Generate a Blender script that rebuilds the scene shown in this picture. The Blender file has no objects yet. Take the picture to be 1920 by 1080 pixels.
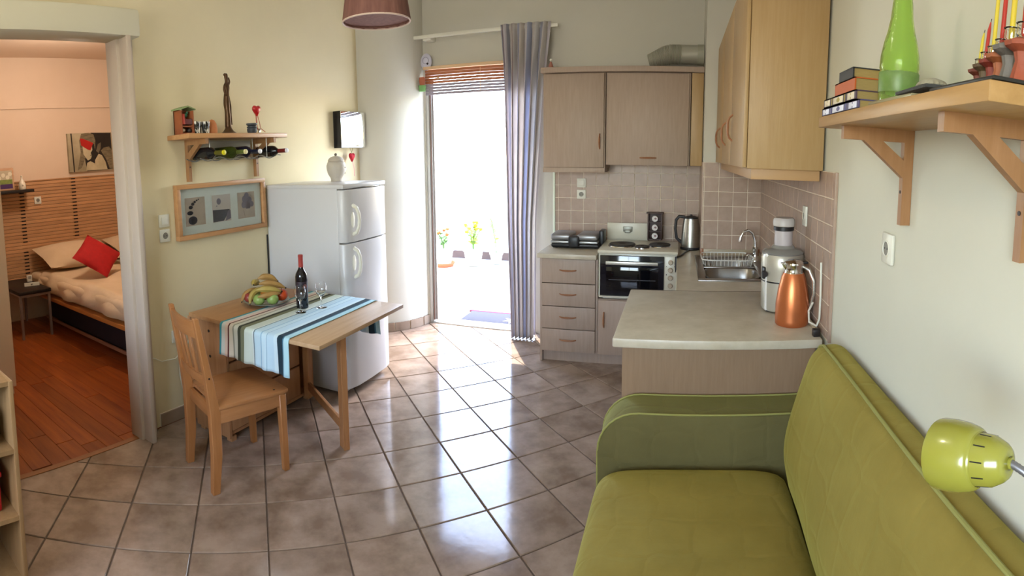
import bpy, bmesh, math, random
from mathutils import Vector, Matrix, Euler
random.seed(7)
scn = bpy.context.scene
COL = scn.collection
PI = math.pi
# ------------------------------------------------------------------ camera (phone panorama: cylindrical projection)
cam = bpy.data.cameras.new('camera'); camo = bpy.data.objects.new('camera', cam); COL.objects.link(camo)
scn.camera = camo
F, XT, X0, Y0, PITCH = 1035.7, 1037.5, 1275.06, 389.13, 0.0973
cam.type = 'PANO'; cam.panorama_type = 'CENTRAL_CYLINDRICAL'
cam.central_cylindrical_range_u_min = (0 - XT) / F
cam.central_cylindrical_range_u_max = (1920 - XT) / F
cam.central_cylindrical_range_v_min = (Y0 - 1080) / F
cam.central_cylindrical_range_v_max = (Y0 - 0) / F
cam.central_cylindrical_radius = 1.0
camo.location = (0, 0, 1.65)
camo.rotation_euler = (PI / 2 - PITCH, 0, (X0 - XT) / F)
cam.clip_start = 0.02
# ------------------------------------------------------------------ light
scn.view_settings.view_transform = 'Standard'; scn.view_settings.look = 'None'
scn.view_settings.gamma = 1.0; scn.view_settings.use_curve_mapping = False
scn.view_settings.exposure = 0.36
w = bpy.data.worlds.new('sky'); scn.world = w; w.use_nodes = True
wn = w.node_tree.nodes; wl = w.node_tree.links
bgn = wn['Background']; sky = wn.new('ShaderNodeTexSky'); sky.sky_type = 'NISHITA'
sky.sun_disc = False; sky.sun_elevation = math.radians(50); sky.sun_rotation = math.radians(20)
sky.air_density = 1.0; sky.dust_density = 1.2
wl.new(sky.outputs[0], bgn.inputs[0]); bgn.inputs[1].default_value = 2.7
def light(name, kind, loc, rot, energy, color, size=None, size_y=None):
    l = bpy.data.lights.new(name, kind); l.energy = energy; l.color = color
    if kind == 'AREA':
        l.shape = 'RECTANGLE'; l.size = size; l.size_y = size_y or size
    elif kind == 'POINT': l.shadow_soft_size = size
    elif kind == 'SUN': l.angle = size
    o = bpy.data.objects.new(name, l); COL.objects.link(o); o.location = loc; o.rotation_euler = rot
    return o
light('sun', 'SUN', (-3, 9, 9), (math.radians(-20), math.radians(-12), 0), 9.0, (1, .95, .86), .01)
# added fill lamp for the room, set at an unseen rear window
light('rear_fill_area', 'AREA', (-1.1, -1.42, 1.75), (PI / 2, 0, 0), 40, (1.0, .95, .86), 1.7, 1.2)
light('bedroom_bulb', 'POINT', (-4.4, 2.4, 2.62), (0, 0, 0), 40, (1, .83, .70), .12)
light('living_fill', 'POINT', (-1.25, 1.3, 3.0), (0, 0, 0), 16, (1, .92, .76), .12)  # added warm fill for the living room, no fixture hangs there

# ------------------------------------------------------------------ helpers
def lin(c):
    if isinstance(c, str): c = [int(c[i:i + 2], 16) / 255 for i in (0, 2, 4)]
    return tuple((x / 12.92 if x <= .04045 else ((x + .055) / 1.055) ** 2.4) for x in c) + (1,)
MATS = {}
def M(name, c, rough=.5, metal=0, c2=None, ns=6, bump=0, bs=40, stretch=None, grain=None, trans=0, ior=1.45,
      emit=0, coat=0, alpha=1, sheen=0, per=0, sub=0, spec=.5, contrast=1.0):
    if name in MATS: return MATS[name]
    m = bpy.data.materials.new(name); m.use_nodes = True; nt = m.node_tree; n = nt.nodes; L = nt.links
    p = n['Principled BSDF']; p.inputs['Roughness'].default_value = rough; p.inputs['Metallic'].default_value = metal
    p.inputs['Base Color'].default_value = lin(c); p.inputs['IOR'].default_value = ior
    p.inputs['Transmission Weight'].default_value = trans; p.inputs['Coat Weight'].default_value = coat
    p.inputs['Alpha'].default_value = alpha; p.inputs['Sheen Weight'].default_value = sheen
    p.inputs['Specular IOR Level'].default_value = spec
    p.inputs['Subsurface Weight'].default_value = sub
    if emit: p.inputs['Emission Color'].default_value = lin(c); p.inputs['Emission Strength'].default_value = emit
    if c2 is not None or bump:
        tc = n.new('ShaderNodeTexCoord'); mp = n.new('ShaderNodeMapping'); L.new(tc.outputs['Object'], mp.inputs[0])
        if stretch: mp.inputs['Scale'].default_value = stretch
        vec = mp.outputs[0]
        if per:
            oi = n.new('ShaderNodeObjectInfo'); ad = n.new('ShaderNodeVectorMath'); ad.operation = 'ADD'
            sc = n.new('ShaderNodeVectorMath'); sc.operation = 'SCALE'; sc.inputs['Scale'].default_value = 37.0
            cb = n.new('ShaderNodeCombineXYZ')
            for i in range(3): L.new(oi.outputs['Random'], cb.inputs[i])
            L.new(cb.outputs[0], sc.inputs[0]); L.new(vec, ad.inputs[0]); L.new(sc.outputs[0], ad.inputs[1]); vec = ad.outputs[0]
    if c2 is not None:
        t = n.new('ShaderNodeTexNoise'); t.inputs['Scale'].default_value = ns; t.inputs['Detail'].default_value = 5
        t.inputs['Roughness'].default_value = .6
        L.new(vec, t.inputs['Vector']); r = n.new('ShaderNodeValToRGB')
        r.color_ramp.elements[0].position = .5 - .2 / contrast; r.color_ramp.elements[1].position = .5 + .2 / contrast
        r.color_ramp.elements[0].color = lin(c); r.color_ramp.elements[1].color = lin(c2)
        L.new(t.outputs['Fac'], r.inputs[0]); out = r.outputs[0]
        if per:
            hs = n.new('ShaderNodeHueSaturation'); mr = n.new('ShaderNodeMapRange')
            mr.inputs['To Min'].default_value = 1 - per; mr.inputs['To Max'].default_value = 1 + per
            L.new(oi.outputs['Random'], mr.inputs['Value']); L.new(mr.outputs[0], hs.inputs['Value'])
            L.new(out, hs.inputs['Color']); out = hs.outputs[0]
        L.new(out, p.inputs['Base Color'])
    if bump:
        t2 = n.new('ShaderNodeTexNoise'); t2.inputs['Scale'].default_value = bs; t2.inputs['Detail'].default_value = 4
        L.new(vec, t2.inputs['Vector'])
        b = n.new('ShaderNodeBump'); b.inputs['Strength'].default_value = bump; b.inputs['Distance'].default_value = .01
        L.new(t2.outputs['Fac'], b.inputs['Height']); L.new(b.outputs[0], p.inputs['Normal'])
    MATS[name] = m; return m
def wood(name, a, b, ax='x', rough=.45, per=0, sc=1, coat=0):
    s = {'x': (1.2, 14, 14), 'y': (14, 1.2, 14), 'z': (14, 14, 1.2)}[ax]
    return M(name, a, rough, c2=b, ns=3 * sc, stretch=s, bump=.05, bs=9, per=per, coat=coat)
def stripes(name, stops, axis=0, rough=.85, trans=0, bump=.2):
    m = bpy.data.materials.new(name); m.use_nodes = True; n = m.node_tree.nodes; L = m.node_tree.links
    p = n['Principled BSDF']; p.inputs['Roughness'].default_value = rough
    uv = n.new('ShaderNodeUVMap'); uv.uv_map = 'UVMap'; sx = n.new('ShaderNodeSeparateXYZ'); L.new(uv.outputs[0], sx.inputs[0])
    r = n.new('ShaderNodeValToRGB'); r.color_ramp.interpolation = 'CONSTANT'; cr = r.color_ramp
    cr.elements[0].position = stops[0][0]; cr.elements[0].color = lin(stops[0][1])
    cr.elements[1].position = stops[1][0]; cr.elements[1].color = lin(stops[1][1])
    for q, c in stops[2:]: e = cr.elements.new(q); e.color = lin(c)
    L.new(sx.outputs[axis], r.inputs[0]); L.new(r.outputs[0], p.inputs['Base Color'])
    tc = n.new('ShaderNodeTexCoord'); t = n.new('ShaderNodeTexNoise'); t.inputs['Scale'].default_value = 300
    L.new(tc.outputs['Object'], t.inputs['Vector']); b = n.new('ShaderNodeBump'); b.inputs['Strength'].default_value = bump
    b.inputs['Distance'].default_value = .002; L.new(t.outputs[0], b.inputs['Height']); L.new(b.outputs[0], p.inputs['Normal'])
    if trans:
        tr = n.new('ShaderNodeBsdfTranslucent'); L.new(r.outputs[0], tr.inputs[0]); mx = n.new('ShaderNodeMixShader')
        mx.inputs[0].default_value = trans; L.new(p.outputs[0], mx.inputs[1]); L.new(tr.outputs[0], mx.inputs[2])
        L.new(mx.outputs[0], n['Material Output'].inputs[0])
    return m
class B:
    def __init__(s): s.b = bmesh.new(); s.uv = None
    def box(s, x0, x1, y0, y1, z0, z1, bev=0, seg=2, mat=None):
        r = bmesh.ops.create_cube(s.b, size=1); v = r['verts']
        c = Vector(((x0 + x1) / 2, (y0 + y1) / 2, (z0 + z1) / 2))
        for q in v:
            q.co = Vector((q.co.x * abs(x1 - x0), q.co.y * abs(y1 - y0), q.co.z * abs(z1 - z0))) + c
            if mat is not None: q.co = mat @ q.co
        if bev:
            es = list({e for q in v for e in q.link_edges})
            bmesh.ops.bevel(s.b, geom=es, offset=bev, segments=seg, affect='EDGES', profile=.5)
        return s
    def beam(s, p0, p1, wx, wy, up=(0, 0, 1), bev=.003):
        p0 = Vector(p0); p1 = Vector(p1); d = p1 - p0; L = d.length; z = d.normalized(); u = Vector(up)
        x = u.cross(z)
        if x.length < 1e-4: x = Vector((1, 0, 0)).cross(z)
        x.normalize(); y = z.cross(x)
        m = Matrix((x, y, z)).transposed().to_4x4(); m.translation = p0
        return s.box(-wx / 2, wx / 2, -wy / 2, wy / 2, 0, L, bev, 1, m)
    def ring(s, pts): return [s.b.verts.new(p) for p in pts]
    def skin(s, rings, closed=True, cap=True):
        for a, b in zip(rings, rings[1:]):
            n = len(a)
            for i in range(n if closed else n - 1):
                j = (i + 1) % n
                try: s.b.faces.new((a[i], a[j], b[j], b[i]))
                except ValueError: pass
        if cap:
            for r, fl in ((rings[0], 1), (rings[-1], 0)):
                try: s.b.faces.new(r[::-1] if fl else r)
                except ValueError: pass
        return s
    def cyl(s, p0, p1, r0, r1=None, n=16):
        r1 = r0 if r1 is None else r1
        return s.tube([p0, p1], [r0, r1], n)
    def tube(s, pts, r, n=10, cap=True, flat=1.0):
        pts = [Vector(p) for p in pts]; rs = r if isinstance(r, (list, tuple)) else [r] * len(pts)
        rings = []; prev = None
        for i, p in enumerate(pts):
            t = (pts[min(i + 1, len(pts) - 1)] - pts[max(i - 1, 0)]).normalized()
            if prev is None:
                a = Vector((0, 0, 1)) if abs(t.z) < .9 else Vector((1, 0, 0)); x = t.cross(a).normalized()
            else:
                x = prev - t * prev.dot(t); x.normalize()
            prev = x; y = t.cross(x)
            rings.append(s.ring([p + (x * math.cos(2 * PI * k / n) + y * math.sin(2 * PI * k / n) * flat) * rs[i] for k in range(n)]))
        return s.skin(rings, True, cap)
    def lathe(s, prof, c=(0, 0, 0), n=24, cap=True, sx=1, sy=1, fn=None):
        c = Vector(c); rings = []
        for r, z in prof:
            ps = []
            for k in range(n):
                a = 2 * PI * k / n; rr = r * (fn(a, z) if fn else 1)
                ps.append(c + Vector((rr * math.cos(a) * sx, rr * math.sin(a) * sy, z)))
            rings.append(s.ring(ps))
        return s.skin(rings, True, cap)
    def prism(s, pts, axis, a, b, bev=0, seg=2):
        def P(u, v, t): return {'x': (t, u, v), 'y': (u, t, v), 'z': (u, v, t)}[axis]
        r0 = s.ring([P(u, v, a) for u, v in pts]); r1 = s.ring([P(u, v, b) for u, v in pts])
        n = len(pts); fs = []
        for i in range(n): fs.append(s.b.faces.new((r0[i], r0[(i + 1) % n], r1[(i + 1) % n], r1[i])))
        f0 = s.b.faces.new(r0[::-1]); f1 = s.b.faces.new(r1)
        if bev: bmesh.ops.bevel(s.b, geom=list(f0.edges) + list(f1.edges), offset=bev, segments=seg, affect='EDGES', profile=.5)
        return s
    def ball(s, c, r, n=14, sc=(1, 1, 1), rot=None):
        q = bmesh.ops.create_uvsphere(s.b, u_segments=n, v_segments=max(6, n * 2 // 3), radius=1)
        R = rot.to_matrix() if rot else Matrix.Identity(3)
        for v in q['verts']: v.co = R @ Vector((v.co.x * sc[0] * r, v.co.y * sc[1] * r, v.co.z * sc[2] * r)) + Vector(c)
        return s
    def grid(s, fn, nu, nv, thick=0):
        uvl = s.b.loops.layers.uv.new('UVMap'); V = []
        for j in range(nv + 1): V.append([s.b.verts.new(fn(i / nu, j / nv)) for i in range(nu + 1)])
        for j in range(nv):
            for i in range(nu):
                f = s.b.faces.new((V[j][i], V[j][i + 1], V[j + 1][i + 1], V[j + 1][i]))
                for l, (a, b_) in zip(f.loops, ((i, j), (i + 1, j), (i + 1, j + 1), (i, j + 1))): l[uvl].uv = (a / nu, b_ / nv)
        return s
BASE = {}
def setp(o, label=None, cat=None, group=None, kind=None):
    if label: o['label'] = label
    if cat: o['category'] = cat
    if group: o['group'] = group
    if kind: o['kind'] = kind
    return o
def ob(name, b, mat, parent=None, smooth=True, label=None, cat=None, group=None, kind=None, solid=0, ang=40, sub=0, origin=None):
    bm = b.b
    bmesh.ops.recalc_face_normals(bm, faces=bm.faces)
    if parent is not None: off = BASE[parent]
    elif origin is not None: off = Vector(origin)
    else:
        xs = [v.co for v in bm.verts]
        mn = Vector([min(v[i] for v in xs) for i in range(3)]); mx = Vector([max(v[i] for v in xs) for i in range(3)])
        off = Vector(((mn.x + mx.x) / 2, (mn.y + mx.y) / 2, mn.z))
    for v in bm.verts: v.co -= off
    me = bpy.data.meshes.new(name); bm.to_mesh(me); bm.free(); me.materials.append(mat)
    if smooth:
        for p in me.polygons: p.use_smooth = True
        me.set_sharp_from_angle(angle=math.radians(ang))
    o = bpy.data.objects.new(name, me); COL.objects.link(o)
    if parent is not None: o.parent = parent; BASE[o] = off
    else: o.location = off; BASE[o] = off
    if solid: md = o.modifiers.new('thickness', 'SOLIDIFY'); md.thickness = solid; md.offset = 0
    if sub: md = o.modifiers.new('smooth', 'SUBSURF'); md.levels = sub; md.render_levels = sub
    return setp(o, label, cat, group, kind)
def T(name, label, cat, loc, group=None, rot=None, local=False):
    o = bpy.data.objects.new(name, None); COL.objects.link(o); o.location = loc; o.empty_display_size = .1
    if rot: o.rotation_euler = rot
    BASE[o] = Vector((0, 0, 0)) if (rot or local) else Vector(loc)
    return setp(o, label, cat, group)
def S(name, b, mat, parent=None, smooth=False, **k):
    return ob(name, b, mat, parent, smooth, kind=None if parent else 'structure', **k)
def kids(o): return [c for c in COL.objects if c.parent == o]
def dup(o, loc=None, rot=None, label=None, parent=None, group=None):
    c = o.copy(); COL.objects.link(c)
    if parent is not None: c.parent = parent
    if loc is not None: c.location = loc
    if rot is not None: c.rotation_euler = rot
    if label: c['label'] = label
    if group: c['group'] = group
    for k in kids(o): dup(k, parent=c)
    return c
BX = lambda *a, **k: B().box(*a, **k)

# ------------------------------------------------------------------ materials
m_wallL = M('pale yellow plaster', 'dacdaa', .9, c2='d5c8a6', ns=2, bump=.04, bs=60)
m_wallB = M('pale grey green plaster', 'c9c5b8', .9, c2='c5c1b4', ns=2, bump=.04, bs=60)
m_wallR = M('off white plaster', 'cfcdbd', .9, c2='cbc9b9', ns=2, bump=.04, bs=60)
m_ceil = M('ceiling white', 'dedccf', .95, bump=.02, bs=60)
m_white = M('white paint', 'dcd9cc', .5, bump=.02, bs=60)
m_bedwall = M('pink white plaster', 'dcc6ae', .9, c2='d7c0a7', ns=2, bump=.03, bs=50)
m_tile = M('floor tile glaze', '7c6858', .11, c2='a28e7e', ns=5, bump=.035, bs=14, per=.07, contrast=1.3, spec=.55)
m_grout = M('dark floor grout', '5d4f45', .9, c2='6a5b50', ns=20)
m_wtile = M('rose beige wall tile', '9c8474', .35, c2='ab9382', ns=14, bump=.05, bs=40, per=.05)
m_wgrout = M('pale grout', 'ddd0be', .9)
m_plank = wood('red brown laminate', '743414', '98501f', 'x', .3, per=.18, sc=.7)
m_kit = wood('bleached oak laminate', '9c8878', 'a69282', 'z', .5, sc=1.5)
m_kit2 = wood('honey beech laminate', 'a38458', 'ab8e64', 'z', .45, sc=1.2)
m_pen = wood('peninsula oak panel', '8c7054', '967a5e', 'z', .5, sc=1.5)
m_hand = wood('reddish handle wood', '8a5a3c', '9a6a48', 'x', .4)
m_top = M('marbled worktop laminate', 'b0a58f', .35, c2='c2b8a4', ns=11, bump=.01, bs=30, contrast=1.0)
m_pine = wood('warm pine', 'a8744a', 'b8865a', 'x', .4)
m_piney = wood('warm pine along y', 'ab7c50', 'ba8c60', 'y', .42)
m_pinez = wood('warm pine along z', '9e6c42', 'b07e52', 'z', .42)
m_birch = wood('grey birch top', 'b0906c', 'bf9f7c', 'y', .35)
m_dkpine = wood('shelf bracket pine', '8f6640', 'a07650', 'z', .4)
m_steel = M('brushed steel', 'b9b6ae', .3, metal=1, c2='a7a49c', ns=8, stretch=(1, 1, 14))
m_sink = M('sink steel', '9a9690', .32, metal=1)
m_chrome = M('chrome', 'e0e0e0', .08, metal=1)
m_black = M('black plastic', '1c1b1e', .4)
m_dark = M('dark metal', '2a2422', .45, metal=.3)
m_wp = M('white plastic', 'd8d6c8', .35)
m_fridge = M('fridge enamel', 'c6c4c4', .32, bump=.03, bs=120)
m_glass = M('clear glass', 'ffffff', .02, trans=1, ior=1.45)
m_red = M('red cloth', 'b3110f', .8, c2='a00d0c', ns=20, bump=.1)
m_redp = M('red lacquer', 'b01c22', .35)
m_terr = M('terracotta', 'b0603c', .8, c2='a05432', ns=12)
m_aly = M('door aluminium', 'c8c6c2', .4, metal=.2)

XL, XR, YB, YP, YF, XP = -2.81, .645, 4.78, 4.27, 4.15, .178
ZC = 3.15
# ------------------------------------------------------------------ shell
s = .331; TH = .7741; OX, OY = -2.729, 1.357
FX0, FX1, FY0, FY1 = -2.80, XR, -1.4, 4.86
fl = S('floor', BX(-2.82, XR + .02, -1.42, 4.9, -.12, -.006), m_grout, origin=(0, 0, 0))
def clip(poly, ax, lim, keep_less):
    out = []
    for i in range(len(poly)):
        a, b = poly[i], poly[(i + 1) % len(poly)]
        ia = (a[ax] <= lim) == keep_less; ib = (b[ax] <= lim) == keep_less
        if ia: out.append(a)
        if ia != ib:
            t = (lim - a[ax]) / (b[ax] - a[ax]); out.append((a[0] + t * (b[0] - a[0]), a[1] + t * (b[1] - a[1])))
    return out
g = .0035; ct, st = math.cos(TH), math.sin(TH)
def tile_mesh(poly, name, z0, z1, mat, bev=.003):
    b = B().prism(poly, 'z', z0, z1); bmesh.ops.recalc_face_normals(b.b, faces=b.b.faces)
    top = [f for f in b.b.faces if f.normal.z > .9]
    if bev: bmesh.ops.bevel(b.b, geom=[e for f in top for e in f.edges], offset=bev, segments=1, affect='EDGES')
    me = bpy.data.meshes.new(name); b.b.to_mesh(me); b.b.free(); me.materials.append(mat); return me
full = tile_mesh([(g, g), (s - g, g), (s - g, s - g), (g, s - g)], 'tile', -.01, 0, m_tile)
for i in range(-14, 22):
    for j in range(-14, 20):
        ox, oy = OX + i * s * ct - j * s * st, OY + i * s * st + j * s * ct
        q = [(ox + a * ct - c * st, oy + a * st + c * ct) for a, c in ((g, g), (s - g, g), (s - g, s - g), (g, s - g))]
        if max(p[1] for p in q) < .55: continue
        c = q
        for ax, lim, le in ((0, FX0, False), (0, FX1, True), (1, .3, False), (1, FY1, True)):
            c = clip(c, ax, lim, le)
            if not c: break
        if len(c) < 3: continue
        ar = abs(sum(c[k][0] * c[(k + 1) % len(c)][1] - c[(k + 1) % len(c)][0] * c[k][1] for k in range(len(c)))) / 2
        if ar < .0015: continue
        dz = random.uniform(-.0004, .0004)
        if len(c) == 4 and ar > (s - 2 * g) ** 2 * .999:
            t = bpy.data.objects.new('tile', full); COL.objects.link(t); t.parent = fl
            t.location = (ox, oy, dz); t.rotation_euler = (random.uniform(-.0012, .0012), random.uniform(-.0012, .0012), TH)
        else:
            cx, cy = c[0]; me = tile_mesh([(p[0] - cx, p[1] - cy) for p in c], 'tile', -.01, 0, m_tile, .0015)
            t = bpy.data.objects.new('tile', me); COL.objects.link(t); t.parent = fl; t.location = (cx, cy, dz)

# left wall with the bedroom opening (Y .5 -> 1.74)
S('wall_left', B().box(-2.95, XL, 1.86, 4.5, 0, ZC).box(-2.95, XL, -1.42, .42, 0, ZC).box(-2.95, XL, .42, 1.86, 2.45, ZC), m_wallL)
dr = S('door_1', B().box(-2.86, -2.74, 1.745, 1.86, 0, 2.42, bev=.004).box(-2.75, -2.66, 1.765, 1.80, 0, 2.42, bev=.006), M('greyish pink door paint', 'b9aa9a', .5), smooth=True)
ob('header_box', BX(-2.86, -2.655, .2, 1.87, 2.40, 2.56, bev=.02), M('cream header paint', 'c6c0a8', .6), dr)
ob('left_jamb', BX(-3.0, -2.665, .30, .42, 0, 2.43, bev=.004), m_white, dr)
# back wall with balcony door opening X -2.34..-1.22
YW = 4.79
S('wall_back', B().box(-2.45, -2.36, YW, 4.95, 0, ZC).box(-1.28, 1.0, YW, 4.95, 0, ZC).box(-2.36, -1.28, YW, 4.95, 2.47, ZC), m_wallB)
S('wall_pillar', BX(XP, XR + .1, YP, YW, 0, ZC), m_wallB)
S('wall_right', BX(XR, XR + .12, -1.42, 4.95, 0, ZC), m_wallR)
# curved column wall
arc = [(-2.81, 4.30)]
for k in range(15):
    a = PI / 2 * k / 14; arc.append((-2.81 + .44 * math.sin(a) * 1.0, 4.86 - .56 * math.cos(a)))
cv = [(-2.81, 4.30)] + [(-2.80 + .43 * math.sin(PI / 2 * k / 14), 4.87 - .57 * math.cos(PI / 2 * k / 14)) for k in range(15)] + [(-2.37, 4.95), (-2.81, 4.95)]
S('wall_column', B().prism(cv, 'z', 0, ZC), m_wallB, smooth=True)
S('wall_rear', B().box(-2.95, -2.0, -1.54, -1.42, 0, ZC).box(-.2, XR + .1, -1.54, -1.42, 0, ZC).box(-2.0, -.2, -1.54, -1.42, 0, 1.1).box(-2.0, -.2, -1.54, -1.42, 2.4, ZC), m_wallR)
wf = S('added_window', B().box(-2.0, -1.95, -1.52, -1.46, 1.1, 2.4).box(-.25, -.2, -1.52, -1.46, 1.1, 2.4).box(-1.95, -.25, -1.52, -1.46, 1.1, 1.15).box(-1.95, -.25, -1.52, -1.46, 2.35, 2.4).box(-1.125, -1.075, -1.52, -1.46, 1.15, 2.35), m_white)  # unseen window, put in to go with the rear fill lamp
S('ceiling', BX(-2.95, XR + .1, -1.54, 4.95, ZC, ZC + .1), m_ceil)
# skirting tiles
m_skirt = M('brown skirting tile', '8c7765', .5, c2='9a8472', ns=8, per=.05)
bs = S('baseboard_left', BX(XL - .002, XL + .004, 1.93, 4.3, 0, .085), m_wgrout)
yy = 1.935
while yy < 4.28:
    y2 = min(yy + .325, 4.29); ob('tile', BX(XL + .002, XL + .011, yy, y2, .002, .083, bev=.002, seg=1), m_skirt, bs); yy = y2 + .004
bc = S('baseboard_column', B().prism([(-2.80 + .434 * math.sin(a), 4.87 - .574 * math.cos(a)) for a in [PI / 2 * k / 14 for k in range(15)]] + [(-2.37, 4.87), (-2.8, 4.87)], 'z', 0, .083), m_wgrout)
for k in range(5):
    a0 = PI / 2 * k / 5 + .012; a1 = PI / 2 * (k + 1) / 5 - .012
    aa = [a0 + (a1 - a0) * q / 3 for q in range(4)]
    P = [(-2.80 + .444 * math.sin(a), 4.87 - .584 * math.cos(a)) for a in aa] + [(-2.80 + .430 * math.sin(a), 4.87 - .570 * math.cos(a)) for a in aa[::-1]]
    ob('tile', B().prism(P, 'z', .002, .083), m_skirt, bc, smooth=False)
# balcony door frame and sill, open leaf edge at left
d2 = S('door_2', B().box(-2.365, -2.32, 4.80, 4.88, 0, 2.47, bev=.004).box(-1.30, -1.27, 4.80, 4.88, 0, 2.47, bev=.004).box(-2.36, -1.27, 4.80, 4.88, 2.40, 2.47, bev=.004), m_aly, smooth=True)
ob('sill', BX(-2.36, -1.28, 4.79, 4.95, -.02, .012, bev=.004), M('grey marble sill', 'b9b6b0', .3, c2='a9a6a0', ns=9), d2)
ob('open_leaf_edge', B().box(-2.335, -2.30, 4.80, 4.84, .03, 2.36, bev=.006).box(-2.30, -2.285, 4.81, 4.83, .03, 2.36, bev=.003), M('grey door edge', '9a938f', .4, metal=.3), d2)
ob('leaf_seal', BX(-2.318, -2.311, 4.795, 4.801, .03, 2.36), M('brown seal', '77564a', .6), d2)

# ------------------------------------------------------------------ bedroom shell
XBW = -5.9
S('wall_bedroom', BX(XBW - .1, XBW, .0, 4.6, -.12, ZC), m_bedwall)
S('trim_1', BX(XBW, XBW + .02, .0, 4.6, 2.42, ZC), m_bedwall)
S('wall_bedroom_far', BX(XBW, -2.95, 4.4, 4.5, -.12, ZC), m_bedwall)
S('wall_bedroom_near', BX(XBW, -2.95, .0, .1, -.12, ZC), m_bedwall)
S('ceiling_bedroom', BX(XBW, -2.95, .0, 4.5, 3.0, 3.1), m_bedwall)
bf = S('floor_bedroom', BX(XBW, -2.80, .05, 4.45, -.12, -.008), M('plank joint', '3a1608', .8), origin=(0, 0, 0))
pm = BX(0, 1.196, 0, .1185, -.012, 0, bev=.0015, seg=1)
pme = bpy.data.meshes.new('plank'); pm.b.to_mesh(pme); pme.materials.append(m_plank)
pcs = {}
for r in range(36):
    y = .1 + r * .12; x = -5.9 - random.random() * 1.0
    while x < -2.82:
        a, b_ = max(x, -5.89), min(x + 1.2, -2.805)
        if b_ - a > .04:
            k = round(b_ - a, 2)
            if abs(k - 1.2) < .006: me = pme
            else:
                bb = BX(0, b_ - a - .002, 0, .1185, -.012, 0, bev=.0012, seg=1); me = bpy.data.meshes.new('plank'); bb.b.to_mesh(me); me.materials.append(m_plank)
            o = bpy.data.objects.new('plank', me); COL.objects.link(o); o.parent = bf; o.location = (a, y, random.uniform(-.0003, .0003))
        x += 1.2
S('trim_2', BX(-2.815, -2.775, .42, 1.745, -.004, .004, bev=.002), M('threshold strip', '8a5a34', .4))

# ------------------------------------------------------------------ wall tiles
def tiles_on(wall, axis, a0, a1, fixed, nrm, z0=.885, z1=1.60, p=.1129):
    """tiles on a plane; axis = running axis, nrm = outward sign"""
    th = .008
    zz = z1; 
    base = BASE[wall]
    row = 0; cache = {}
    while zz > z0 + .01:
        zb = max(zz - p, z0); a = a1
        while a > a0 + .008:
            b0 = max(a - p, a0); w_, h_ = round(a - b0, 4), round(zz - zb, 4)
            if (w_, h_) not in cache:
                gg = .0023
                if axis == 'x': q = BX(gg, w_ - gg, min(0, nrm * th), max(0, nrm * th), gg, h_ - gg, bev=.0015, seg=1)
                else: q = BX(min(0, nrm * th), max(0, nrm * th), gg, w_ - gg, gg, h_ - gg, bev=.0015, seg=1)
                me = bpy.data.meshes.new('tile'); q.b.to_mesh(me); me.materials.append(m_wtile); cache[(w_, h_)] = me
            o = bpy.data.objects.new('tile', cache[(w_, h_)]); COL.objects.link(o); o.parent = wall
            pos = Vector((b0, fixed, zb)) if axis == 'x' else Vector((fixed, b0, zb)); o.location = pos - base
            a = b0
        zz = zb; row += 1
def get(n): return bpy.data.objects[n]
for wn_, ax, a0, a1, fx, nr in (('wall_back', 'x', -1.10, XP - .006, YW - .004, -1), ('wall_pillar', 'x', XP, XR - .006, YP - .004, -1), ('wall_right', 'y', 2.20, YP - .008, XR - .004, -1)):
    wobj = get(wn_)
    gb = BX(a0, a1, fx - .0062, fx + .003, .88, 1.60) if ax == 'x' else BX(fx - .0062, fx + .003, a0, a1, .88, 1.60)
    ob('grout_bed', gb, m_wgrout, wobj, smooth=False)
    tiles_on(wobj, ax, a0, a1, fx, nr)
ob('grout_bed', BX(XP - .007, XP, YP, YW - .01, .88, 1.6), m_wtile, get('wall_pillar'), smooth=False)
S('trim_3', BX(-1.118, -1.098, YW - .02, YW, .88, 1.49, bev=.003), M('tile edge strip', 'dfe6d4', .4))
S('trim_4', BX(XR - .013, XR, 2.185, 2.20, .88, 1.60, bev=.002), m_wtile)

# ------------------------------------------------------------------ outdoors
m_conc = M('white terrace paint', 'e2e0da', .8, c2='d8d6cf', ns=3)
S('floor_terrace', BX(-9, 5, 4.95, 8.3, -.15, -.02), m_conc)
S('wall_parapet', BX(-9, 5, 8.15, 8.35, -.15, 1.05, bev=.01), m_conc)
S('baseboard_terrace', BX(-9, 5, 8.125, 8.15, -.02, .10), M('terrace skirting', '5e4a44', .8))
S('ground', BX(-60, 60, 8.5, 140, -7.2, -7), m_conc)  # coloured pale to stand in for bright haze beyond the parapet
t = T('doormat', 'dark grey doormat with a red border lying outside the balcony door', 'doormat', (-1.72, 5.12, -.02))
ob('pile', BX(-2.13, -1.3, 4.975, 5.33, -.02, -.005, bev=.004), M('grey mat pile', '34343f', .95, c2='2a2a34', ns=60, bump=.4, bs=200), t)
ob('border', BX(-2.16, -1.28, 5.33, 5.37, -.02, -.004, bev=.003), M('red mat border', '6a1a38', .9), t, label='red border strip')
ob('motif', B().prism([(-1.62 + .09 * math.cos(a) * (1 if k % 2 else .45), 5.12 + .1 * math.sin(a) * (1 if k % 2 else .45)) for k, a in enumerate([2 * PI * q / 12 for q in range(12)])], 'z', -.006, -.002), M('pale mat motif', 'd8c8c0', .9), t)
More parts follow.
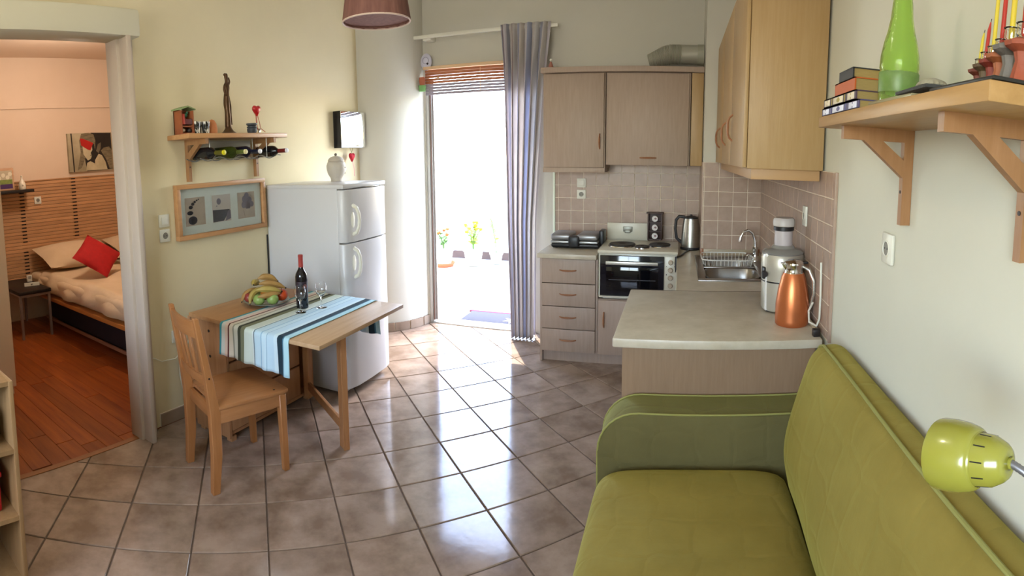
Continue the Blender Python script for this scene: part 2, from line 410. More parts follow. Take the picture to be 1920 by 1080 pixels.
def leaf(b, p, d, L, wd, droop=.2):
    p = Vector(p); d = Vector(d).normalized(); side = d.cross(Vector((0, 0, 1))); side = side.normalized() if side.length > .01 else Vector((1, 0, 0))
    L1 = []; R1 = []
    for k in range(5):
        t_ = k / 4; c = p + d * L * t_ + Vector((0, 0, -droop * L * t_ * t_)); w_ = wd * math.sin(PI * (t_ * .9 + .05))
        L1.append(b.b.verts.new(c + side * w_)); R1.append(b.b.verts.new(c - side * w_ + Vector((0, 0, .002))))
    for k in range(4): b.b.faces.new((L1[k], L1[k + 1], R1[k + 1], R1[k]))
m_leafy = M('yellow green leaf', '93a838', .6, c2='b4bc4a', ns=8)
m_leafd = M('green leaf', '5a8048', .6, c2='6d9050', ns=8)
def potplant(x, y, r, h, label, mat_leaf, nst, hh, saucer=None, flower=None, name='potted_plant', potm=None):
    t = T(name, label, 'plant', (x, y, -.02), 'potted plants on the terrace')
    pot = ob('pot', B().lathe([(r * .7, -.02 + .02), (r * .95, h * .8), (r * 1.06, h * .82), (r * 1.06, h), (r * .94, h), (r * .9, h * .8), (0.001, h * .8)], (x, y, 0), 20), potm or m_white, t)
    ob('soil', B().cyl((x, y, h * .78), (x, y, h * .82), r * .88), M('soil', '3d2c20', .95), t)
    if saucer: ob('saucer', B().lathe([(r * .9, -.019), (r * 1.15, .04), (r * 1.1, .045), (r * .8, .0)], (x, y, 0), 24), m_terr, t, label='terracotta saucer')
    bs_ = B(); bl = B()
    for k in range(nst):
        a = random.uniform(0, 2 * PI); ln = random.uniform(.7, 1.0) * hh; dx, dy = math.cos(a) * ln * .35, math.sin(a) * ln * .35
        pts = [(x + dx * q * q * 1.0, y + dy * q * q, h * .8 + ln * q) for q in (0, .33, .66, 1)]
        bs_.tube(pts, .006, 5)
        for q in range(7):
            u = .3 + .7 * q / 6; px_, py_, pz_ = x + dx * u * u, y + dy * u * u, h * .8 + ln * u
            aa = random.uniform(0, 2 * PI); leaf(bl, (px_, py_, pz_), (math.cos(aa), math.sin(aa), .4), .10, .026)
        if flower: ob('flower', B().ball(pts[-1], .03, 8, sc=(1, 1, .7)), flower, t)
    ob('stem', bs_, m_leafd, t); ob('foliage', bl, mat_leaf, t, kind='stuff', solid=.0015)
    return t
potplant(-3.42, 7.45, .15, .27, 'white flower pot on a terracotta saucer with an orange flowering plant', m_leafd, 6, .34, saucer=1, flower=M('orange petals', 'b5480e', .6))
potplant(-3.0, 7.6, .15, .26, 'white flower pot without saucer holding a bushy yellow flowering plant', m_leafy, 12, .42, flower=M('yellow petals', 'c8b414', .6))
potplant(-2.70, 7.78, .10, .18, 'small pot behind the two large ones with a tall lime green shoot', m_leafy, 3, .66)

# ------------------------------------------------------------------ kitchen base units
def bar_handle(parent, c, axis, L=.10, nrm='y', mat=None, dep=.028):
    """arched bar handle; axis = run axis; nrm = -Y ('y') or -X ('x') facing"""
    pts = []
    for k in range(9):
        u = -1 + 2 * k / 8; o_ = dep * (1 - u ** 4)
        p = [c[0], c[1], c[2]]; i = {'x': 0, 'y': 1, 'z': 2}[axis]; p[i] += u * L / 2
        p[1 if nrm == 'y' else 0] -= o_; pts.append(p)
    return ob('handle', B().tube(pts, [.005 + .003 * (1 - abs(-1 + 2 * k / 8)) for k in range(9)], 8), mat or m_hand, parent)
t = T('drawer_cabinet', 'oak laminate base cabinet with four drawers, left of the oven', 'cabinet', (-.84, 4.45, 0))
ob('carcass', B().box(-1.078, -1.060, 4.15, 4.76, 0, .84, bev=.001).box(-.632, -.616, 4.15, 4.76, .1, .84, bev=.001).box(-1.06, -.632, 4.20, 4.76, .1, .118).box(-1.06, -.632, 4.74, 4.76, .1, .84).box(-1.06, -.632, 4.2, 4.76, .82, .84), m_kit, t)
ob('plinth', BX(-1.06, -.615, 4.19, 4.21, 0, .1), m_kit, t)
zs = [.838, .642, .458, .276, .092]
for i in range(4):
    d = ob('drawer', B().box(-1.058, -.634, 4.135, 4.153, zs[i + 1] + .003, zs[i] - .003, bev=.002).box(-1.04, -.65, 4.153, 4.6, zs[i + 1] + .03, zs[i + 1] + .05), m_kit, t)
    bar_handle(d, (-.85, 4.137, (zs[i] + zs[i + 1]) / 2 + .008), 'x', .13)
t = T('oven_cabinet', 'low oak laminate cabinet with one door below the countertop oven', 'cabinet', (-.31, 4.45, 0))
ob('carcass', B().box(-.614, -.598, 4.155, 4.76, .1, .53, bev=.001).box(-.03, -.014, 4.155, 4.76, .1, .53, bev=.001).box(-.598, -.03, 4.155, 4.76, .51, .53).box(-.598, -.03, 4.2, 4.76, .1, .118).box(-.598, -.03, 4.74, 4.76, .1, .53), m_kit, t)
ob('plinth', BX(-.614, -.014, 4.19, 4.21, 0, .1), m_kit, t)
d = ob('door', BX(-.612, -.02, 4.135, 4.153, .093, .525, bev=.002), m_kit, t); bar_handle(d, (-.565, 4.137, .37), 'z', .12)
# cooker
t = T('mini_oven', 'white countertop oven with three hotplates and a black glass door', 'oven', (-.31, 4.4, .532))
m_enam = M('cream enamel', 'cbc6b4', .3)
ob('body', B().box(-.612, -.008, 4.15, 4.62, .545, .895, bev=.006).box(-.58, -.04, 4.18, 4.58, .532, .546), m_enam, t)
ob('hob_top', BX(-.618, -.002, 4.12, 4.64, .895, .920, bev=.008), m_enam, t)
for x, y, r in ((-.45, 4.36, .105), (-.285, 4.27, .055), (-.15, 4.38, .085)):
    h = ob('hotplate', B().lathe([(r * 1.0, .921), (r * 1.0, .934), (r * .96, .938), (r * .3, .937), (r * .25, .933), (.001, .933)], (x, y, 0), 32), M('cast iron hotplate', '2b2824', .55), t)
    ob('rim', B().lathe([(r * 1.0, .920), (r * 1.1, .920), (r * 1.08, .926), (r * 1.0, .927)], (x, y, 0), 32), m_chrome, h)
d = ob('door', BX(-.597, -.108, 4.128, 4.150, .566, .878, bev=.003), M('oven glass', '14161f', .08, spec=.6), t)
ob('door_window', BX(-.55, -.15, 4.1265, 4.1285, .60, .79, bev=.0005), M('oven window', '0a0b10', .05), d)
ob('rack_line', BX(-.53, -.17, 4.1258, 4.1267, .690, .694), M('dim rack', '4a4c52', .4), d)
b = B().tube([(-.53, 4.128, .828), (-.53, 4.095, .828)], .008, 8).tube([(-.17, 4.128, .828), (-.17, 4.095, .828)], .008, 8)
b.box(-.548, -.152, 4.085, 4.097, .815, .841, bev=.004); ob('handle', b, M('silver handle', 'c9c7be', .3, metal=.6), d)
cp = ob('control_panel', BX(-.105, -.012, 4.140, 4.150, .56, .878, bev=.003), m_enam, t)
for z in (.835, .775, .715, .655): 
    k = ob('knob', B().lathe([(.020, 0), (.019, .012), (.014, .020), (.001, .020)], (0, 0, 0), 16), M('knob beige', 'b8a994', .4), None)
    for v in k.data.vertices: v.co = Vector((v.co.x, -v.co.z, v.co.y))
    k.parent = cp; k.location = Vector((-.058, 4.1395, z)) - BASE[cp]
ob('indicator', B().box(-.092, -.086, 4.1385, 4.1405, .80, .806).box(-.030, -.024, 4.1385, 4.1405, .80, .806).box(-.092, -.086, 4.1385, 4.1405, .735, .745), M('dark print', '3a2c28', .5), cp, kind='stuff')
ob('drip_edge', BX(-.605, -.02, 4.138, 4.152, .548, .560, bev=.002), m_enam, t)
sp = T('splash_panel', 'cream metal splash panel standing upright behind the hotplates', 'splash panel', (-.44, 4.72, .92))
ob('panel', BX(-.618, -.268, 4.70, 4.712, .885, 1.06, bev=.003), m_enam, sp)
ob('hook_plate', B().box(-.48, -.40, 4.685, 4.70, .985, 1.03, bev=.004).box(-.465, -.415, 4.672, 4.686, .975, 1.0, bev=.004), M('grey clip', '8d8d84', .4, metal=.4), sp)
# worktops
t = T('worktop', 'narrow marbled worktop above the four drawers', 'worktop', (-.85, 4.44, .84))
ob('board', BX(-1.09, -.622, 4.10, 4.78, .842, .88, bev=.006), m_top, t)
m_top2 = M('marbled worktop edge', 'b9ab90', .4, c2='a8997e', ns=9)
t = T('worktop', 'marbled worktop around the steel sink, running to the pillar', 'worktop', (.3, 3.7, .84))
ob('board', B().box(-.004, .125, 3.09, 4.265, .842, .88).box(.60, .643, 3.09, 4.265, .842, .88).box(.125, .60, 3.09, 3.34, .842, .88).box(.125, .60, 4.20, 4.265, .842, .88).box(-.004, .172, 4.265, 4.78, .842, .88), m_top, t, smooth=False)
ob('edge_strip', BX(-.012, -.004, 3.085, 4.10, .842, .881, bev=.002), m_enam, t)
ob('upstand', B().box(.18, .645, 4.252, 4.262, .88, .925, bev=.002).box(.627, .636, 3.10, 4.25, .88, .905, bev=.002), m_top2, t)
ob('corner_cap', B().box(.168, .195, 4.245, 4.262, .88, .93, bev=.003), m_hand, t)
ob('corner_cap', B().box(.605, .633, 4.235, 4.25, .88, .93, bev=.003), m_hand, t)
t = T('sink_cabinet', 'oak laminate base cabinet under the sink worktop', 'cabinet', (.3, 3.6, 0))
ob('side_panel', BX(-.004, .012, 3.10, 4.26, 0, .84, bev=.002), m_kit, t)
ob('back_panel', BX(.012, .63, 4.235, 4.255, 0, .84), m_kit, t)
ob('bottom', BX(.012, .63, 3.10, 4.235, .08, .10), m_kit, t)
# peninsula
t = T('peninsula', 'oak panelled peninsula with a marbled worktop beside the green sofa', 'counter', (.19, 2.65, 0))
ob('worktop', BX(-.268, .622, 2.235, 3.083, .842, .882, bev=.006), m_top, t)
ob('front_panel', BX(-.238, .622, 2.352, 2.372, 0, .842), m_pen, t)
ob('side_panel', BX(-.238, -.218, 2.372, 3.07, 0, .842), m_pen, t)
ob('upstand', BX(.613, .621, 2.31, 3.08, .882, .905, bev=.002), m_top2, t)
ob('joint_strip', BX(-.26, .62, 3.0835, 3.0885, .845, .8815), M('worktop joint', '5e5342', .7), t)
# sink
t = T('sink', 'inset stainless steel sink with two basins', 'sink', (.36, 3.77, .86))
def basin(cx, cy, hx, hy, dz, r):
    b = B(); rings = []
    for z, k in ((.884, 1.0), (.878, .97), (.80, .93), (.76, .88), (.752, .6)):
        ps = []
        for q in range(32):
            a = 2 * PI * q / 32; ex = 5.0
            c_, s_ = math.cos(a), math.sin(a); rr = (abs(c_) ** ex + abs(s_) ** ex) ** (-1 / ex)
            ps.append((cx + hx * k * rr * c_, cy + hy * k * rr * s_, z))
        rings.append(b.ring(ps))
    b.skin(rings, True, False); b.b.faces.new(rings[-1]); return b
b = B().box(.125, .60, 3.34, 3.40, .880, .886, bev=.002).box(.125, .60, 4.14, 4.20, .880, .886, bev=.002).box(.125, .175, 3.40, 4.14, .880, .886, bev=.002).box(.53, .60, 3.40, 4.14, .880, .886, bev=.002).box(.175, .53, 3.745, 3.785, .880, .886, bev=.002)
ob('rim', b, m_sink, t)
ob('basin', basin(.353, 3.572, .178, .172, 0, 1), m_sink, t, solid=.002); ob('basin', basin(.353, 3.962, .178, .178, 0, 1), m_sink, t, solid=.002)
ob('drain', B().lathe([(.03, .752), (.028, .757), (.012, .755), (.001, .753)], (.353, 3.6, 0), 20), m_dark, t)
# tap
t = T('tap', 'chrome kitchen tap with a curved spout at the back of the sink', 'tap', (.565, 4.0, .886))
ob('base', B().lathe([(.028, .886), (.026, .90), (.019, .91), (.019, .97), (.022, .975), (.022, .99), (.001, .995)], (.565, 4.0, 0), 18), m_chrome, t)
ob('spout', B().tube([(.565, 4.0, .985), (.562, 4.0, 1.04), (.545, 4.0, 1.09), (.51, 3.995, 1.115), (.478, 3.99, 1.105), (.455, 3.985, 1.07), (.448, 3.985, 1.03)], [.013, .012, .011, .011, .011, .011, .012], 12), m_chrome, t)
ob('lever', B().tube([(.545, 3.995, .935), (.50, 3.96, .945), (.485, 3.94, .93)], [.012, .009, .008], 8), m_chrome, t)
# dish rack of white wire over far basin
t = T('dish_rack', 'white wire dish rack set in the back basin of the sink', 'dish rack', (.35, 3.95, .84))
m_wire = M('white coated wire', 'd9d8d2', .4)
b = B()
def rrect(cx, cy, hx, hy, z, n=36, ex=6):
    o = []
    for q in range(n + 1):
        a = 2 * PI * q / n; c_, s_ = math.cos(a), math.sin(a); rr = (abs(c_) ** ex + abs(s_) ** ex) ** (-1 / ex); o.append((cx + hx * rr * c_, cy + hy * rr * s_, z))
    return o
ob('rim_wire', b.tube(rrect(.35, 3.95, .185, .165, .925), .0045, 6), m_wire, t)
ob('base_wire', B().tube(rrect(.35, 3.95, .15, .135, .815), .003, 6), m_wire, t)
b = B()
for k in range(13):
    x = .20 + .30 * k / 12; b.tube([(x * 1.1 - .035, 3.79, .925), (x, 3.82, .815), (x, 4.08, .815), (x * 1.1 - .035, 4.11, .925)], .0022, 5)
for k in range(5):
    y = 3.85 + .2 * k / 4; b.tube([(.168, y, .925), (.205, y, .815), (.495, y, .815), (.532, y, .925)], .0022, 5)
ob('wires', b, m_wire, t, kind='stuff')
# ------------------------------------------------------------------ upper cabinets
t = T('wall_cabinet', 'upper oak cabinet by the curtain with one tall door', 'cabinet', (-.87, 4.62, 1.5), 'upper cabinets over the cooker')
ob('carcass', B().box(-1.128, -.612, 4.47, 4.775, 1.535, 2.30, bev=.002).box(-1.115, -.625, 4.49, 4.77, 1.50, 1.536), m_kit, t)
d = ob('door', BX(-1.120, -.622, 4.448, 4.468, 1.538, 2.292, bev=.003), m_kit, t); bar_handle(d, (-.655, 4.45, 1.75), 'z', .12)
ob('light_rail', BX(-1.128, -.612, 4.45, 4.468, 1.497, 1.536, bev=.002), m_kit, t)
t = T('wall_cabinet', 'wide upper oak cabinet with a lift-up door above the oven', 'cabinet', (-.26, 4.62, 1.56), 'upper cabinets over the cooker')
ob('carcass', BX(-.606, .072, 4.47, 4.775, 1.562, 2.30, bev=.002), m_kit, t)
d = ob('door', BX(-.592, .058, 4.446, 4.468, 1.562, 2.29, bev=.003), m_kit, t); bar_handle(d, (-.262, 4.448, 1.622), 'x', .13)
ob('filler_strip', BX(.078, .172, 4.455, 4.475, 1.565, 2.30, bev=.002), m_kit2, t)
t = T('cornice', 'oak laminate board lying along the top of the upper cabinets', 'board', (-.48, 4.6, 2.3))
ob('board', BX(-1.14, .174, 4.425, 4.775, 2.302, 2.345, bev=.003), m_kit, t)
t = T('wall_cabinet', 'tall honey coloured upper cabinet hanging on the right wall with three handles', 'cabinet', (.46, 3.3, 1.56))
ob('carcass', BX(.290, .632, 2.40, 4.255, 1.60, 2.46, bev=.002), m_kit2, t)
ob('plinth_board', BX(.312, .625, 2.425, 4.24, 1.552, 1.60, bev=.002), M('darker beech', 'b08c62', .5), t)
yy = [2.405, 3.02, 3.63, 4.25]
for i in range(3):
    d = ob('door', BX(.270, .288, yy[i] + .002, yy[i + 1] - .002, 1.603, 2.455, bev=.003), m_kit2, t)
    bar_handle(d, (.272, [2.93, 3.36, 3.86][i], [1.80, 1.785, 1.775][i]), 'z', .14, 'x')
# duct hose
t = T('duct_hose', 'grey ribbed extractor hose lying on top of the upper cabinets', 'hose', (-.08, 4.6, 2.345))
b = B(); pts = []; rs = []
for k in range(73):
    u = k / 72; x = -.28 + .40 * u; z = 2.41 + .055 * min(1, u * 2.2) ; pts.append((x, 4.6, z)); rs.append((.048 + .03 * min(1, u * 3)) * (1 + (.045 if k % 2 else -.045) * (1 if u < .68 else .2)))
ob('hose', b.tube(pts, rs, 20), M('ribbed aluminium', 'a5a294', .5, metal=.2), t)
ob('collar', B().cyl((.12, 4.6, 2.465), (.172, 4.6, 2.465), .083, None, 24), M('collar grey', '9c9a88', .5), t)
t = T('figurine', 'tiny reddish figurine with a white head on the cabinet top by the curtain', 'figurine', (-1.10, 4.6, 2.345))
ob('body', B().lathe([(.022, 2.346), (.026, 2.36), (.017, 2.39), (.008, 2.415)], (-1.095, 4.6, 0), 12), M('clay red', 'a06a5a', .6), t)
ob('head', B().ball((-1.095, 4.6, 2.43), .012, 10), m_white, t)
# ------------------------------------------------------------------ plates, outlets
def outlet(name, label, c, nrm, w_=.08, h=.08, kind='socket', pl=None):
    """c = centre on the wall surface; nrm 'x+','x-','y-'"""
    t = T(name, label, 'switch' if kind == 'switch' else 'socket', c, rot={'y-': (0, 0, 0), 'x+': (0, 0, PI / 2), 'x-': (0, 0, -PI / 2)}[nrm])
    ob('plate', BX(-w_ / 2, w_ / 2, -.012, .0, -h / 2, h / 2, bev=.004), m_wp, t)
    if kind == 'switch': ob('rocker', BX(-w_ * .32, w_ * .32, -.018, -.011, -h * .32, h * .32, bev=.003), m_wp, t)
    else:
        r = w_ * .27
        k = B()
        rings = [k.ring([(r * rr * math.cos(a), y, r * rr * math.sin(a)) for a in [2 * PI * q / 20 for q in range(20)]]) for rr, y in ((1.12, -.0122), (1.1, -.0150), (1.0, -.0150), (.95, -.0126))]
        k.skin(rings, True, False); ob('socket_ring', k, m_wp, t)
        ob('socket_well', B().cyl((0, -.0118, 0), (0, -.0128, 0), r * .95, None, 20), M('painted recess shade', '7d7a70', .5), t)  # flat grey disc, its colour stands in for shade in the recess
        for q in (-1, 1): ob('pin_hole', B().cyl((q * r * .45, -.0127, 0), (q * r * .45, -.0134, 0), r * .14, None, 8), m_black, t)
    return t
YT = YW - .013; 
outlet('light_switch', 'white switch on the kitchen tiles, directly above the socket', (-.86, YT, 1.395), 'y-', kind='switch')
outlet('wall_socket', 'white socket on the kitchen tiles above the black grill', (-.86, YT, 1.295), 'y-')
outlet('wall_socket', 'narrow cream socket on the right tiled wall above the juicer', (XR - .013, 2.69, 1.366), 'x-', .07, .10)
outlet('wall_socket', 'cream socket on the right wall below the wooden shelf bracket', (XR - .001, 1.585, 1.385), 'x-', .085, .095)
outlet('light_switch', 'white square switch on the left wall beside the bedroom door frame', (XL + .001, 2.055, 1.308), 'x+', kind='switch')
outlet('wall_socket', 'white socket right below the square switch beside the bedroom door', (XL + .001, 2.055, 1.213), 'x+')
t = outlet('wall_socket', 'low white socket on the left wall behind the pine chair', (XL + .001, 2.10, .555), 'x+')
t = T('plug_cable', 'white plug and thin cable hanging from the low socket behind the chair', 'cable', (XL + .02, 2.09, .55))
ob('plug', B().cyl((XL + .012, 2.09, .555), (XL + .05, 2.09, .555), .018, .014, 14), m_wp, t)
ob('cable', B().tube([(XL + .048, 2.09, .55), (XL + .055, 2.09, .52), (XL + .04, 2.085, .42), (XL + .03, 2.09, .30), (XL + .03, 2.11, .18), (XL + .04, 2.18, .10), (XL + .05, 2.28, .085), (XL + .055, 2.36, .11)], .004, 6), m_wp, t)
ob('loop', B().tube([(XL + .012, 1.90, .46), (XL + .02, 1.96, .425), (XL + .03, 2.06, .42), (XL + .03, 2.15, .47), (XL + .02, 2.22, .55)], .0035, 6), m_wp, t)
# ------------------------------------------------------------------ countertop appliances
t = T('contact_grill', 'black and silver double waffle maker on the worktop left of the oven', 'waffle maker', (-.84, 4.5, .88))
ob('base', BX(-1.04, -.64, 4.36, 4.62, .884, .925, bev=.018, seg=3), m_black, t)
for x in (-.955, -.735): 
    ob('lid', BX(x - .085, x + .085, 4.345, 4.60, .948, 1.0, bev=.02, seg=3), M('grey lid metal', '8f8e90', .35, metal=.6), t)
    ob('plate_rim', BX(x - .085, x + .085, 4.345, 4.60, .924, .944, bev=.006), M('silver rim', 'a3a2a0', .35, metal=.6), t)
ob('handle', BX(-.885, -.80, 4.31, 4.42, .90, .985, bev=.012), m_black, t)
ob('hinge_block', BX(-.655, -.615, 4.45, 4.60, .89, 1.02, bev=.01), m_black, t)
for x in (-1.0, -.68):
    for y in (4.4, 4.58): ob('foot', B().cyl((x, y, .880), (x, y, .886), .012, None, 10), m_black, t)
t = T('kettle', 'brushed steel electric kettle with black handle, standing by the pillar', 'kettle', (.09, 4.52, .88))
kc = (.098, 4.5, 0)
ob('power_base', B().lathe([(.082, .881), (.086, .888), (.082, .902), (.001, .903)], kc, 28), m_black, t)
ob('body', B().lathe([(.080, .903), (.080, .93), (.074, 1.02), (.066, 1.10), (.060, 1.135), (.001, 1.137)], kc, 28), m_steel, t)
ob('lid', B().lathe([(.058, 1.136), (.056, 1.146), (.03, 1.156), (.012, 1.158), (.010, 1.168), (.001, 1.169)], kc, 24), m_black, t)
ob('spout', B().prism([(.05, 1.07), (.085, 1.125), (.075, 1.135), (.045, 1.135)], 'y', 4.475, 4.525, .004), m_steel, t)
for v in []: pass
ob('handle', B().tube([(.045, 4.5, 1.145), (.0, 4.5, 1.15), (-.025, 4.5, 1.12), (-.03, 4.5, 1.05), (-.018, 4.5, .97), (.022, 4.5, .935)], [.014, .014, .013, .012, .012, .014], 10), m_black, t)
ob('water_gauge', B().tube([(.098 + .083, 4.5, .92), (.098 + .078, 4.5, 1.0)], .007, 8), m_black, t)
t = T('power_cord', 'short black cord end hanging over the worktop edge beside the oven', 'cord', (.0, 4.2, .88))
ob('cord', B().tube([(.09, 4.42, .886), (.05, 4.3, .888), (.02, 4.15, .888), (-.018, 4.08, .885), (-.02, 4.072, .84), (-.018, 4.07, .80), (-.02, 4.07, .775)], [.005, .005, .006, .009, .008, .006, .003], 8), m_black, t)
t = T('spice_tower', 'dark brown rack holding three round white spice tins one above another', 'spice rack', (-.205, 4.69, .92))
ob('frame', B().box(-.268, -.142, 4.685, 4.70, .925, 1.155, bev=.002).box(-.268, -.256, 4.64, 4.70, .925, 1.155, bev=.002).box(-.154, -.142, 4.64, 4.70, .925, 1.155, bev=.002).box(-.278, -.132, 4.63, 4.70, 1.150, 1.162, bev=.002), M('dark brown wood', '3c2620', .5), t)
for z in (.928, 1.0, 1.075):
    ob('shelf', BX(-.256, -.154, 4.64, 4.69, z, z + .008), M('dark brown wood', '3c2620', .5), t)
    j = ob('tin', B().cyl((-.205, 4.655, z + .034), (-.205, 4.628, z + .034), .027, .025, 22), M('white tin lid', 'cfc9c6', .35), t)
    ob('print', B().ball((-.2, 4.6275, z + .036), .010, 8, sc=(1, .1, .9)), M('grey red print', '7a5a58', .5), j)
# juicer
jc = (.527, 2.72, 0)
t = T('juicer', 'silver and white juice extractor behind the orange vacuum jug', 'juicer', (.527, 2.72, .882))
m_jw = M('cream silver plastic', 'b9b4a6', .3, metal=.35)
ob('base', B().lathe([(.098, .890), (.104, .90), (.106, 1.02), (.106, 1.035), (.001, 1.036)], jc, 36), m_jw, t)
ob('seam', B().lathe([(.1065, 1.034), (.1075, 1.037), (.1065, 1.041)], jc, 36, cap=False), m_black, t)
ob('bowl_housing', B().lathe([(.106, 1.041), (.109, 1.10), (.109, 1.16), (.10, 1.175), (.001, 1.178)], jc, 36), m_jw, t)
ob('lid', B().lathe([(.105, 1.172), (.107, 1.18), (.095, 1.193), (.062, 1.20), (.052, 1.215), (.001, 1.216)], jc, 36), M('smoky clear plastic', 'a8a6a0', .12, trans=.5), t)
ob('chute', B().lathe([(.046, 1.20), (.046, 1.29), (.001, 1.291)], jc, 28), M('frosted tube', 'b7afb0', .25), t)
ob('band', B().lathe([(.050, 1.288), (.052, 1.29), (.052, 1.307), (.050, 1.309), (.001, 1.31)], jc, 28), m_black, t)
ob('pusher_cap', B().lathe([(.052, 1.309), (.056, 1.313), (.056, 1.342), (.048, 1.352), (.001, 1.353)], jc, 28), M('pale grey plastic', 'b8b2ae', .4), t)
ob('side_column', BX(.432, .452, 2.66, 2.76, .89, 1.18, bev=.008), M('white side column', 'd6d2cc', .35), t)
ob('latch', B().box(.417, .434, 2.66, 2.70, 1.05, 1.11, bev=.006).cyl((.425, 2.66, 1.08), (.425, 2.63, 1.08), .014, None, 12), m_black, t)
for a in (PI * 1.15, PI * 1.55, PI * .5, 0): ob('foot', B().cyl((.527 + .08 * math.cos(a), 2.72 + .08 * math.sin(a), .8825), (.527 + .08 * math.cos(a), 2.72 + .08 * math.sin(a), .892), .012, None, 10), m_black, t)
# carafe
cc = (.533, 2.47, 0)
t = T('vacuum_jug', 'orange copper vacuum jug with chrome neck on the peninsula worktop', 'jug', (.533, 2.47, .882))
ob('body', B().lathe([(.074, .8825), (.079, .888), (.080, .91), (.079, .98), (.070, 1.05), (.056, 1.105), (.047, 1.125), (.001, 1.126)], cc, 40), M('orange copper metal', 'cc7a4a', .34, metal=.7, c2='c27044', ns=3), t)
ob('neck', B().lathe([(.046, 1.125), (.043, 1.13), (.042, 1.15), (.047, 1.165), (.001, 1.166)], cc, 30), m_chrome, t)
ob('lid', B().lathe([(.047, 1.165), (.046, 1.172), (.03, 1.183), (.001, 1.186)], cc, 30), m_chrome, t)
ob('spout', B().prism([(.495, 1.135), (.470, 1.168), (.478, 1.172), (.51, 1.168)], 'y', 2.455, 2.485, .003), m_chrome, t)
ob('thumb_lever', BX(.563, .60, 2.46, 2.48, 1.165, 1.176, bev=.004), m_black, t)
ob('handle', B().tube([(.572, 2.462, 1.155), (.602, 2.447, 1.14), (.622, 2.436, 1.09), (.624, 2.434, 1.03), (.612, 2.44, .975), (.596, 2.45, .955)], [.006, .010, .010, .009, .007, .005], 10), M('satin silver', 'c0bdb6', .25, metal=.8), t)
t = T('white_cable', 'white cable hanging down the tiled wall behind the orange jug', 'cable', (XR - .02, 2.32, .9))
ob('cable', B().tube([(XR - .022, 2.32, 1.20), (XR - .02, 2.315, 1.05), (XR - .022, 2.31, .95), (XR - .028, 2.33, .912), (XR - .05, 2.38, .914), (XR - .045, 2.42, .955), (XR - .032, 2.40, 1.0)], .005, 8), m_wp, t)
t = T('cable_clip', 'small dark box in the corner at the end of the peninsula worktop', 'clip', (XR - .03, 2.26, .88))
ob('box', BX(XR - .058, XR - .026, 2.262, 2.295, .883, .915, bev=.004), m_dark, t)

# ------------------------------------------------------------------ sofa
def fabric(name, a, b_):
    m = M(name, a, .95, c2=b_, ns=5, sheen=.35, contrast=.8); n = m.node_tree.nodes; L = m.node_tree.links; p = n['Principled BSDF']
    p.inputs['Sheen Tint'].default_value = lin('c8c860')
    tc = n.new('ShaderNodeTexCoord'); v = n.new('ShaderNodeTexVoronoi'); v.feature = 'DISTANCE_TO_EDGE'; v.inputs['Scale'].default_value = 6.5
    v.inputs['Randomness'].default_value = .35
    dn = n.new('ShaderNodeTexNoise'); dn.inputs['Scale'].default_value = 9; ad = n.new('ShaderNodeVectorMath'); ad.operation = 'MULTIPLY_ADD'
    L.new(tc.outputs['Object'], dn.inputs['Vector']); L.new(dn.outputs['Color'], ad.inputs[0]); ad.inputs[1].default_value = (.05, .05, .05); L.new(tc.outputs['Object'], ad.inputs[2])
    L.new(ad.outputs[0], v.inputs['Vector'])
    r = n.new('ShaderNodeMapRange'); r.inputs['From Max'].default_value = .10; L.new(v.outputs['Distance'], r.inputs['Value'])
    f = n.new('ShaderNodeTexNoise'); f.inputs['Scale'].default_value = 240; L.new(tc.outputs['Object'], f.inputs['Vector'])
    mx = n.new('ShaderNodeMath'); mx.operation = 'MULTIPLY_ADD'; L.new(f.outputs[0], mx.inputs[0]); mx.inputs[1].default_value = .12; L.new(r.outputs[0], mx.inputs[2])
    w2 = n.new('ShaderNodeTexNoise'); w2.inputs['Scale'].default_value = 14; w2.inputs['Detail'].default_value = 3
    mp = n.new('ShaderNodeMapping'); mp.inputs['Scale'].default_value = (.5, 1.8, .8); L.new(tc.outputs['Object'], mp.inputs[0]); L.new(mp.outputs[0], w2.inputs['Vector'])
    m2 = n.new('ShaderNodeMath'); m2.operation = 'MULTIPLY_ADD'; L.new(w2.outputs[0], m2.inputs[0]); m2.inputs[1].default_value = .9; L.new(mx.outputs[0], m2.inputs[2])
    b = n.new('ShaderNodeBump'); b.inputs['Strength'].default_value = .22; b.inputs['Distance'].default_value = .008
    L.new(m2.outputs[0], b.inputs['Height']); L.new(b.outputs[0], p.inputs['Normal']); return m
m_sofa = fabric('olive velvet', '7c6a28', '8e7c38')
m_arm = fabric('dark olive velvet', '5a532e', '665f38')
m_pipe = M('light olive piping', '8e8c4c', .8)
sf = T('sofa', 'olive green quilted velvet sofa along the right wall', 'sofa', (.15, 1.2, 0))
seat_prof = [(.47, .20), (.47, .405), (.30, .420), (.10, .424), (-.10, .420), (-.22, .408), (-.275, .385), (-.305, .345), (-.318, .29), (-.318, .22), (-.30, .20)]
b = B(); n_ = 28; rings = []
for k in range(n_ + 1):
    u = k / n_; y = .32 + 1.80 * u; e = min(1, min(u, 1 - u) * n_ / 2.0); dz = -.02 * (1 - e) ** 2
    wob = .0035 * math.sin(u * 23) + .002 * math.sin(u * 57)
    rings.append(b.ring([(x, y, z + (dz + wob if z > .3 else 0)) for x, z in seat_prof]))
ob('seat_cushion', b.skin(rings), m_sofa, sf, ang=60, sub=2)
ob('base', BX(-.28, .60, .14, 2.30, .06, .22, bev=.015), m_arm, sf)
bp = [(.44, .36), (.425, .44), (.405, .54), (.412, .63), (.445, .76), (.475, .86), (.50, .925), (.545, .962), (.60, .966), (.634, .95), (.638, .90), (.638, .36)]
b = B(); rings = []
